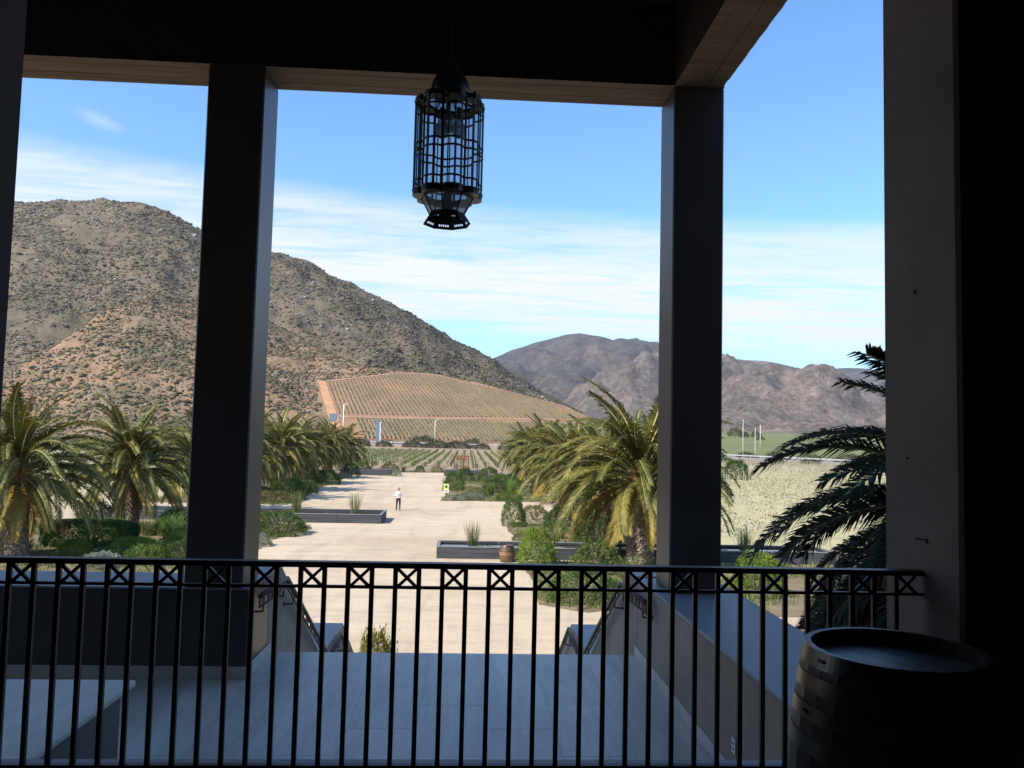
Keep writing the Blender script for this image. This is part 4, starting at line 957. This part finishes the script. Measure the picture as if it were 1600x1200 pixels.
clump('reed_clump', 'reeds at the left end of the right trough', 'reeds', .42, 40.2, .85, 1.45, RD, z=.42)
clump('reed_clump', 'reeds in the right trough seen between right column and dark palm', 'reeds', 14.2, 40.3, .9, 1.4, RD, z=.42)

# ================================================================== VINEYARDS
def vine_row_mesh(L, dens, hmin, hmax, wd, size, m, seed):
    def fn(g, n):
        y = g.uniform(0, L, n); kk = fbm(y * .45 + seed * 7, y * 0 + seed, 3); keep = kk > .33; y = y[keep]; n = len(y)
        P = np.stack([g.normal(0, wd, n), y, g.uniform(hmin, hmax, n) * (.75 + .5 * kk[keep])], 1); Nn = g.normal(size=(n, 3)) * .3; return P, Nn
    return leaf_mesh('foliage', int(L * dens), fn, size, m, .6, .2, seed)
def stakes_mesh(L, step, h_, r_):
    b = MB(); y = 0
    while y <= L: b.box(-r_, r_, y - r_, y + r_, 0, h_); y += step
    for z in (h_ * .45, h_ * .9): b.box(-.004, .004, 0, L, z, z + .006)
    me = bpy.data.meshes.new('stakes'); me.from_pydata(b.v, [], b.f); me.materials.append(MT['stake']); return me
def vrow(label, group, x, y, fm, smesh, h_):
    t = thing('vine_row', label, 'vine row', (x, y, .01), 0, group); link('foliage', fm, t); tag(link('stakes', smesh, t), kind='stuff')
    p_ = link('end_post', ENDP, t); p_.scale = (1, 1, h_); return t
b = MB().box(-.045, .045, -.09, 0, 0, 1); o = b.build('end_post', 'stake'); ENDP = o.data; bpy.data.objects.remove(o)
fa = [vine_row_mesh(118, 30, .5, 1.25, .16, .24, 'vine', s_) for s_ in range(4)]; sa = stakes_mesh(118, 4.0, 1.55, .03)
for i in range(34): vrow('green vine row on stakes in the flat vineyard beyond the court', 'vine rows beyond the court', -52 + 2.05 * i, 129 + rnd.uniform(-.3, .3), fa[i % 4], sa, 1.5)
fb = [vine_row_mesh(145, 15, .35, 1.15, .09, .15, 'vine', s_ + 10) for s_ in range(4)]; sb_ = stakes_mesh(145, 2.2, 1.55, .022)
for i in range(32): vrow('thin vine row on pale stakes in dry grass right of the right palms', 'vine rows on the right', 16 + 2.3 * i, 45 + rnd.uniform(-.4, .4), fb[i % 4], sb_, 1.5)
for i in range(22): vrow('thin vine row on pale stakes behind the left palms', 'vine rows on the left', -28 - 2.3 * i, 46 + rnd.uniform(-.4, .4), fb[i % 4], sb_, 1.5)
# rows on the hillside plot
def slope_row(x450, y0, y1, wd, hh, lab, grp):
    n = max(4, int((y1 - y0) / 2.2)); V_ = []; F_ = []
    for i in range(n + 1):
        y = y0 + (y1 - y0) * i / n; x = x450 - .26 * (y - 450) + rnd.uniform(-.15, .15); z = SB * (y - 400) + .2; k_ = rnd.uniform(.45, 1.2); 
        V_ += [(x - wd * k_, y, z), (x - wd * .6 * k_, y, z + hh * k_), (x + wd * .6 * k_, y, z + hh * k_), (x + wd * k_, y, z)]
    for i in range(n):
        for j_ in range(3): F_.append((i * 4 + j_, i * 4 + j_ + 1, i * 4 + j_ + 5, i * 4 + j_ + 4))
    base_ = V_[0]; V_ = [(a_ - base_[0], b_ - base_[1], c_ - base_[2]) for a_, b_, c_ in V_]
    o = link('vine_row', np_mesh('vine_row', V_, F_, ['vine_far'])); o.location = base_; return tag(o, lab, 'vine row', grp)
x = -70.5
while x < 90:
    t_ = float(plot_top(np.array([x]))[0])
    slope_row(x, 455, t_ - 2, .30, .6, 'thin green vine row climbing the orange hillside plot above the dirt track', 'vine rows on the hillside')
    x += 2.5
x = -62
while x < 96:
    slope_row(x, 409, 446.5, .5, .75, 'green vine row on the lower slope below the dirt track', 'vine rows below the track'); x += 2.2

# ================================================================== HILL SCRUB AND ROCKS
ico = bmesh.new(); bmesh.ops.create_icosphere(ico, subdivisions=1, radius=1); IV = np.array([v.co[:] for v in ico.verts]); IF = np.array([[v.index for v in f.verts] for f in ico.faces]); ico.free()
def scatter(name, label, cat, P, S, m, jit=.35, flat=.75):
    n = len(P); k = len(IV); D = IV[None] * (1 + rng.uniform(-jit, jit, (n, k, 1))) * S[:, None, None]; D[..., 2] *= flat
    V_ = (P[:, None] + D).reshape(-1, 3); F_ = (IF[None] + (np.arange(n) * k)[:, None, None]).reshape(-1, 3)
    return tag(link(name, np_mesh(name, V_, F_, [m])), label, cat, kind='stuff')
def hill_pts(n, kind, thr, sc_):
    u = rng.uniform(-.75, .16, n); y = np.sqrt(rng.uniform(404 ** 2, 1062 ** 2, n)); z, ft = hillz(u, y); x = u * y
    # leave the vineyard plot and its tracks free
    x450 = x + .26 * (y - 450); inpl = (x450 > -80) & (y < np.interp(x450, xs, tops) + 5)
    k_ = (~inpl) & ((ft > .5) if kind == 'foot' else (ft <= .6)) & (rng.random(n) < np.clip((fbm(x / sc_, y / sc_ + 3) - thr) * 5 * (.4 + 1.2 * fbm(x / 12 + 4, y / 12)), 0, 1)) & (z > -.5)
    return np.stack([x, y, z], 1)[k_]
def sizes(n, a, b): return rng.uniform(a * .6, b, n) * rng.choice([.8, 1.3, 2.1, 3.2], n, p=[.55, .30, .12, .03])
P = hill_pts(150000, 'foot', .24, 45); h_ = len(P) // 2
scatter('hill_scrub', 'grey green scrub dotted over the sandy lower hillside', 'scrub', P[:h_] + [0, 0, .25], sizes(h_, .45, .85), 'scrub', .5, .65)
scatter('hill_scrub', 'dry brown brush between the green scrub of the lower hillside', 'scrub', P[h_:] + [0, 0, .2], sizes(len(P) - h_, .35, .75), 'brush', .5, .7)
P = hill_pts(120000, 'up', .26, 60); h_ = int(len(P) * .6)
scatter('hill_scrub', 'dark scrub covering the rocky upper hill', 'scrub', P[:h_] + [0, 0, .3], sizes(h_, .6, 1.1), 'scrub_dark', .5, .5)
scatter('hill_scrub', 'brown dry brush covering the rocky upper hill', 'scrub', P[h_:] + [0, 0, .2], sizes(len(P) - h_, .45, .9), 'brush', .5, .45)
P = hill_pts(60000, 'up', .47, 38)[:3600]; scatter('boulders', 'pale boulders strewn over the upper hill', 'rocks', P + [0, 0, .5], rng.uniform(.3, .75, len(P)) * rng.choice([1, 1.7, 3.6], len(P), p=[.8, .175, .025]), 'boulder', .4, .8)
n_ = 7000; fx = rng.uniform(-330, -52, n_); fy_ = rng.uniform(196, 408, n_); kk = (fbm(fx / 22, fy_ / 22) > .40) & (np.abs(fy_ - np.interp(fx, [p[0] for p in rp[:4]], [p[1] for p in rp[:4]])) > 8) & ((fx < -72) | (fy_ > 350)); fx, fy_ = fx[kk], fy_[kk]
scatter('flat_scrub', 'grey green scrub on the dry flat ground beyond the left palms', 'scrub', np.stack([fx, fy_, np.full(len(fx), .3)], 1), rng.uniform(.6, 1.1, len(fx)) * rng.choice([1, 1.4, 2.2], len(fx), p=[.55, .3, .15]), 'scrub', .45, .9)
# ================================================================== ROADSIDE
RB = [(-60, 349), (-44, 345), (-33, 343), (-22, 341), (-12, 338), (-3, 334), (6, 331), (14, 326), (22, 322), (30, 315), (38, 309)]
for i, (x, y) in enumerate(RB):
    s_ = rnd.uniform(2.4, 4.8); bush('roadside_bush', 'dark bush in the line between the flat vineyard and the road', 'bush', x + rnd.uniform(-1.5, 1.5), y - 7 - rnd.uniform(0, 3), s_ * 1.7, s_, s_ * .72, 'road', 'bushes in front of the road', z=0)
RB2 = [(-72, 378, 3.5), (-58, 376, 4), (-20, 366, 5.2), (-14, 366, 3.6), (2, 358, 4.4), (17, 352, 3), (24, 350, 3.8), (-36, 370, 2.6)]
for x, y, s_ in RB2: bush('roadside_bush', 'dark bush behind the road at the foot of the hillside vineyard', 'bush', x, y, s_ * 1.5, s_, s_ * .85, 'road', 'bushes behind the road', z=0)
for x, y, s_ in ((95, 268, 2.6), (103, 262, 3.0), (112, 255, 2.4), (120, 246, 3.0), (86, 270, 2.4), (76, 276, 2.6), (128, 240, 2.5), (70, 215, 1.6), (84, 214, 1.8), (93, 213, 1.7)):
    bush('roadside_bush', 'low bush beside the road on the right', 'bush', x, y, s_ * 1.8, s_, s_ * .8, 'road', 'bushes along the right road', z=0)
def fz(x, y): return .04 + .021 * max(y - 345, 0) * min(max((x / y - .15) * 12, 0), 1)
for x, y, s_, lab in ((252, 742, 6.5, 'tree'), (263, 748, 4.5, 'small tree'), (272, 742, 5, 'rounded tree'), (345, 790, 3.5, 'low tree'), (238, 640, 3.0, 'bushy little tree')):
    t = thing('tree', 'dark %s at the edge of the green field on the right' % lab, 'tree', (x, y, fz(x, y) - .2), rnd.uniform(0, 6), 'trees by the green field')
    o = link('crown', LM['road'][rnd.randrange(2)], t); o.scale = (s_ * 1.2, s_, s_ * rnd.uniform(.8, 1.2)); o.location = (0, 0, s_ * .25); MB().tube([(0, 0, 0), (0, 0, s_ * .8)], [.35, .2], 6).build('trunk', 'trunk', t, world=False)
for u_, y, s_ in ((.096, 640, 7), (.105, 660, 9), (.117, 650, 8), (.132, 700, 10), (.146, 690, 8), (.15, 560, 6), (.09, 560, 5)):
    x = u_ * y; t = thing('tree', 'dark tree at the right foot of the hill behind the palms', 'tree', (x, y, max(0, float(hillz(np.array([u_]), np.array([float(y)]))[0][0])) - .3), rnd.uniform(0, 6), 'trees at the foot of the hill')
    o = link('crown', LM['road'][rnd.randrange(2)], t); o.scale = (s_, s_, s_ * .9); o.location = (0, 0, s_ * .2); MB().tube([(0, 0, 0), (0, 0, s_ * .8)], [.35, .2], 6).build('trunk', 'trunk', t, world=False)
def pole(label, x, y, zb, zt, r_, arm=0, m='white'):
    t = thing('street_pole', label, 'pole', (x, y, zb)); MB().tube([(x, y, zb), (x, y, zt)], [r_, r_ * .7], 8).build('mast', m, t, True)
    MB().lathe([(r_ * 1.8, zb), (r_ * 1.8, zb + .25)], 8, (x, y)).build('base', 'hoop', t)
    if arm: 
        MB().tube([(x, y, zt - .1), (x + arm * .6, y, zt + .25), (x + arm, y, zt + .3)], r_ * .5, 6).build('arm', m, t); MB().box(x + arm - .1, x + arm + .7 * (1 if arm > 0 else -1), y - .15, y + .15, zt + .22, zt + .36, c=.03).build('lamp_head', m, t)
pole('white pole left of centre at the hillside vineyard corner', -.1535 * 345, 345, .6, EYE + .0329 * 345, .22, 1.3)
pole('white pole before the hillside vineyard centre', -.0403 * 352, 352, .9, EYE + .0158 * 352, .14, .9)
pole('tall thin pole at the right of the field', .3494 * 205, 205, 0, EYE + .027 * 205, .055)
pole('second thin pole at the right of the field', .3651 * 215, 215, 0, EYE + .0168 * 215, .055)
pole('short white mast deep in the green field', .3717 * 420, 420, fz(.3717 * 420, 420), EYE + .0202 * 420, .15)
t = thing('billboard', 'grey blue billboard above the left palm crowns', 'billboard', (-57, 345, 0))
MB().box(-58.9, -55.6, 344.8, 345.1, EYE + 4.0, EYE + 7.4, c=.05).build('board', 'grey_paint', t)
for x in (-58, -56.5): MB().tube([(x, 345.3, 0), (x, 345.3, EYE + 6.5)], .16, 6).build('leg', 'hoop', t)
t = thing('sign_pylon', 'tall blue grey roadside sign tower seen near its edge', 'sign', (-38, 344, 0))
MB().box(-38.9, -37.4, 343.6, 344.4, .4, EYE + 5.3, c=.05).build('panel', 'grey_paint', t)
MB().box(-37.38, -36.9, 343.7, 344.3, .4, EYE + 4.2, c=.03).build('side_strip', 'white', t)
# guard rail
t = thing('guard_rail', 'pale metal guard rail along the road', 'guard rail', (-50, 352, 1))
b = MB(); off = []
for i, p in enumerate(rp[2:7]):
    i += 2
    a_ = Vector(rp[max(i - 1, 0)]); c = Vector(rp[min(i + 1, k - 1)]) if i + 1 < len(rp) else Vector(p); tt = (c - a_).normalized(); n_ = Vector((tt.y, -tt.x)); off.append((p[0] + n_.x * 4.3, p[1] + n_.y * 4.3, rz_[i]))
for (a_, b2) in zip(off, off[1:]): b.tube([(a_[0], a_[1], a_[2] + .72), (b2[0], b2[1], b2[2] + .72)], .26, 4, ph=PI / 4)
b.build('rail', 'galv', t)
b = MB()
for (a_, b2) in zip(off, off[1:]):
    L = math.hypot(b2[0] - a_[0], b2[1] - a_[1]); n = int(L / 4)
    for i in range(n):
        f_ = i / n; x, y, z = [a_[q_] + (b2[q_] - a_[q_]) * f_ for q_ in range(3)]; b.box(x - .07, x + .07, y - .07, y + .07, z - .2, z + .75)
tag(b.build('posts', 'hoop', t), kind='stuff')
# white car on the road
cx, cy_, cz = -.099 * 354, 352.0, 1.0
t = thing('car', 'small white car on the road beside the sign tower', 'car', (cx, cy_, cz), .1)
MB().prism_yz([(-.85, .25), (-.88, .7), (-.8, .95), (.8, .95), (.88, .7), (.85, .25)], -2.1, 2.1).build('body', 'white', t, world=False)
MB().prism_yz([(-.78, .952), (-.62, 1.48), (.62, 1.48), (.78, .952)], -1.3, 1.0).build('cabin', 'white', t, world=False)
for s_ in (-1, 1): MB().add([(-1.1, s_ * .775, 1.0), (.85, s_ * .775, 1.0), (.7, s_ * .66, 1.4), (-.9, s_ * .66, 1.4)], [(0, 1, 2, 3)]).build('side_window', 'carglass', t, world=False)
for x in (-1.3, 1.3):
    for s_ in (-1, 1): MB().tube([(x, s_ * .68, .32), (x, s_ * .9, .32)], .32, 14).build('wheel', 'rubber', t, world=False)

# ================================================================== SMALL THINGS IN THE COURT
t = thing('sign_stand', 'small yellow green and white notice on a thin post at the bed corner', 'sign', (-1.75, 72.3, .02))
MB().box(-1.78, -1.72, 72.28, 72.34, .02, 1.5, c=.004).build('post', 'iron', t)
bd = MB().box(-1.99, -1.52, 72.245, 72.275, .78, 1.56, c=.006).build('board', 'white', t)
MB().box(-1.97, -1.54, 72.238, 72.244, 1.05, 1.53).build('green_panel', 'signgreen', bd)
MB().box(-1.86, -1.66, 72.232, 72.237, 1.2, 1.42, c=.002).build('emblem', 'black', bd)
for i in range(3): MB().box(-1.93, -1.6, 72.24, 72.2445, .85 + i * .06, .875 + i * .06).build('text_line', 'black', bd)
t = thing('wooden_frame', 'red brown timber frame with hanging board and bench in front of the vines', 'frame', (-.85, 128, .02))
fy = 127.6; x0, x1 = -1.95, .30
for x in (x0, x1): MB().box(x - .08, x + .08, fy - .08, fy + .08, .02, 2.45, c=.01).build('post', 'wood_red', t)
MB().box(x0 - .25, x1 + .25, fy - .09, fy + .09, 2.452, 2.62, c=.01).build('beam', 'wood_red', t)
MB().box(x0 + .32, x1 - .32, fy - .03, fy + .03, 1.95, 2.32, c=.01).build('hanging_board', 'wood_red', t)
for x in (x0 + .5, x1 - .5): MB().tube([(x, fy, 2.32), (x, fy, 2.45)], .015, 5).build('hanger', 'iron', t)
MB().box(x0 + .1, x1 - .1, fy - .3, fy + .3, .48, .55, c=.01).build('seat', 'wood_red', t)
MB().box(x0 + .1, x1 - .1, fy + .28, fy + .33, 1.0, 1.09, c=.01).build('back_rail', 'wood_red', t)
for i in range(9): MB().box(x0 + .2 + i * .22, x0 + .28 + i * .22, fy + .285, fy + .325, .55, 1.0, c=.006).build('slat', 'wood_red', t)
for x, y in ((-1.4, 119.5), (1.6, 120.2)):
    t = thing('marker_post', 'short dark post at the far court edge %s the timber frame' % ('left under' if x < 0 else 'right of'), 'post', (x, y, .02))
    MB().box(x - .09, x + .09, y - .09, y + .09, .02, 1.5, c=.02).build('shaft', 'trough', t); MB().lathe([(.14, 1.501), (.14, 1.55), (.02, 1.62)], 8, (x, y)).build('cap', 'trough', t)

# ------------------------------------------------------------------ person
pt = thing('person', 'person in white shirt and dark trousers standing alone on the gravel, hands raised to chest', 'person', (-5.2, 62.9, .02), R(8))
J = [((0, 0, .96), .15, .105), ((0, 0, 1.12), .155, .115), ((0, -.01, 1.30), .165, .115), ((0, 0, 1.43), .12, .085), ((0, .0, 1.50), .055, .055), ((0, -.01, 1.57), .075, .085), ((0, -.012, 1.655), .078, .095), ((0, 0, 1.72), .05, .06),
     ((.19, .01, 1.405), .062, .06), ((.31, .02, 1.16), .048, .048), ((.14, -.24, 1.22), .034, .034), ((.10, -.28, 1.24), .036, .022),
     ((-.19, .01, 1.405), .062, .06), ((-.27, .04, 1.13), .048, .048), ((-.08, -.22, 1.17), .034, .034), ((-.03, -.26, 1.2), .036, .022),
     ((.095, 0, .88), .10, .10), ((.115, -.01, .5), .068, .07), ((.12, .02, .10), .05, .05), ((.145, -.15, .045), .045, .04),
     ((-.095, 0, .88), .10, .10), ((-.12, .0, .5), .068, .07), ((-.13, .03, .10), .05, .05), ((-.16, -.14, .045), .045, .04)]
E_ = [(0, 1), (1, 2), (2, 3), (3, 4), (4, 5), (5, 6), (6, 7), (3, 8), (8, 9), (9, 10), (10, 11), (3, 12), (12, 13), (13, 14), (14, 15), (0, 16), (16, 17), (17, 18), (18, 19), (0, 20), (20, 21), (21, 22), (22, 23)]
me = bpy.data.meshes.new('body_base'); me.from_pydata([j_[0] for j_ in J], E_, []); ob = bpy.data.objects.new('body_base', me); COL.objects.link(ob)
ob.modifiers.new('s', 'SKIN'); sv = me.skin_vertices[0].data if len(me.skin_vertices) else None
if sv is None:
    bm = bmesh.new(); bm.from_mesh(me); bm.verts.layers.skin.verify(); bm.to_mesh(me); bm.free(); sv = me.skin_vertices[0].data
for i_, j_ in enumerate(J): sv[i_].radius = (j_[1], j_[2]); sv[i_].use_root = (i_ == 0)
ob.modifiers.new('u', 'SUBSURF').levels = 2; ob.modifiers['u'].render_levels = 2
dg = bpy.context.evaluated_depsgraph_get(); bme = bpy.data.meshes.new_from_object(ob.evaluated_get(dg)); bpy.data.objects.remove(ob); bme.name = 'body'
bm = bmesh.new(); bm.from_mesh(bme)
for f in bm.faces:
    c = f.calc_center_median(); f.smooth = True
    hand = (c.y < -.21 and 1.1 < c.z < 1.32 and abs(c.x) < .16)
    f.material_index = 0 if (c.z > 1.485 or hand) else (3 if c.z < .085 else (2 if c.z < .97 and abs(c.x) < .3 else 1))
bm.to_mesh(bme); bm.free()
for m in ('skin', 'shirt', 'trousers', 'shoe'): bme.materials.append(MT[m])
body = link('body', bme, pt)
b = MB()
for hx, hy, hz, s_ in ((.085, -.285, 1.24, -1), (-.015, -.265, 1.205, 1)):
    for q_ in range(4): b.tube([(hx, hy, hz + .024 - q_ * .017), (hx + s_ * .035, hy - .03, hz + .026 - q_ * .017), (hx + s_ * .06, hy - .012, hz + .022 - q_ * .016)], [.0095, .0088, .007], 6)
    b.tube([(hx, hy + .01, hz + .03), (hx + s_ * .02, hy - .02, hz + .055)], [.011, .008], 6)
b.build('fingers', 'skin', pt, True, world=False)
b = MB(); b.lathe([(.001, 1.775), (.05, 1.768), (.085, 1.735), (.096, 1.69), (.094, 1.645), (.085, 1.60)], 16, (0, .018), cap=False)
b.v = [(x, y + (.0 if z > 1.7 else .022), z) for x, y, z in b.v]; b.build('hair', 'hair', pt, True, world=False)
b = MB(); b.tube([(0, -.085, 1.665), (0, -.112, 1.632), (0, -.095, 1.622)], [.008, .014, .008], 6)
for s_ in (-1, 1): b.tube([(s_ * .078, .0, 1.67), (s_ * .088, .01, 1.65), (s_ * .078, .0, 1.62)], [.01, .016, .008], 6)
b.build('nose_and_ears', 'skin', pt, True, world=False)
for s_ in (-1, 1): MB().lathe([(.001, 1.652), (.011, 1.658), (.011, 1.664), (.001, 1.669)], 8, (s_ * .03, -.088)).build('eye', 'black', pt, True, world=False)
MB().tube([(-.025, -.093, 1.592), (0, -.099, 1.59), (.025, -.093, 1.592)], .005, 5).build('mouth', 'wood_red', pt, world=False)
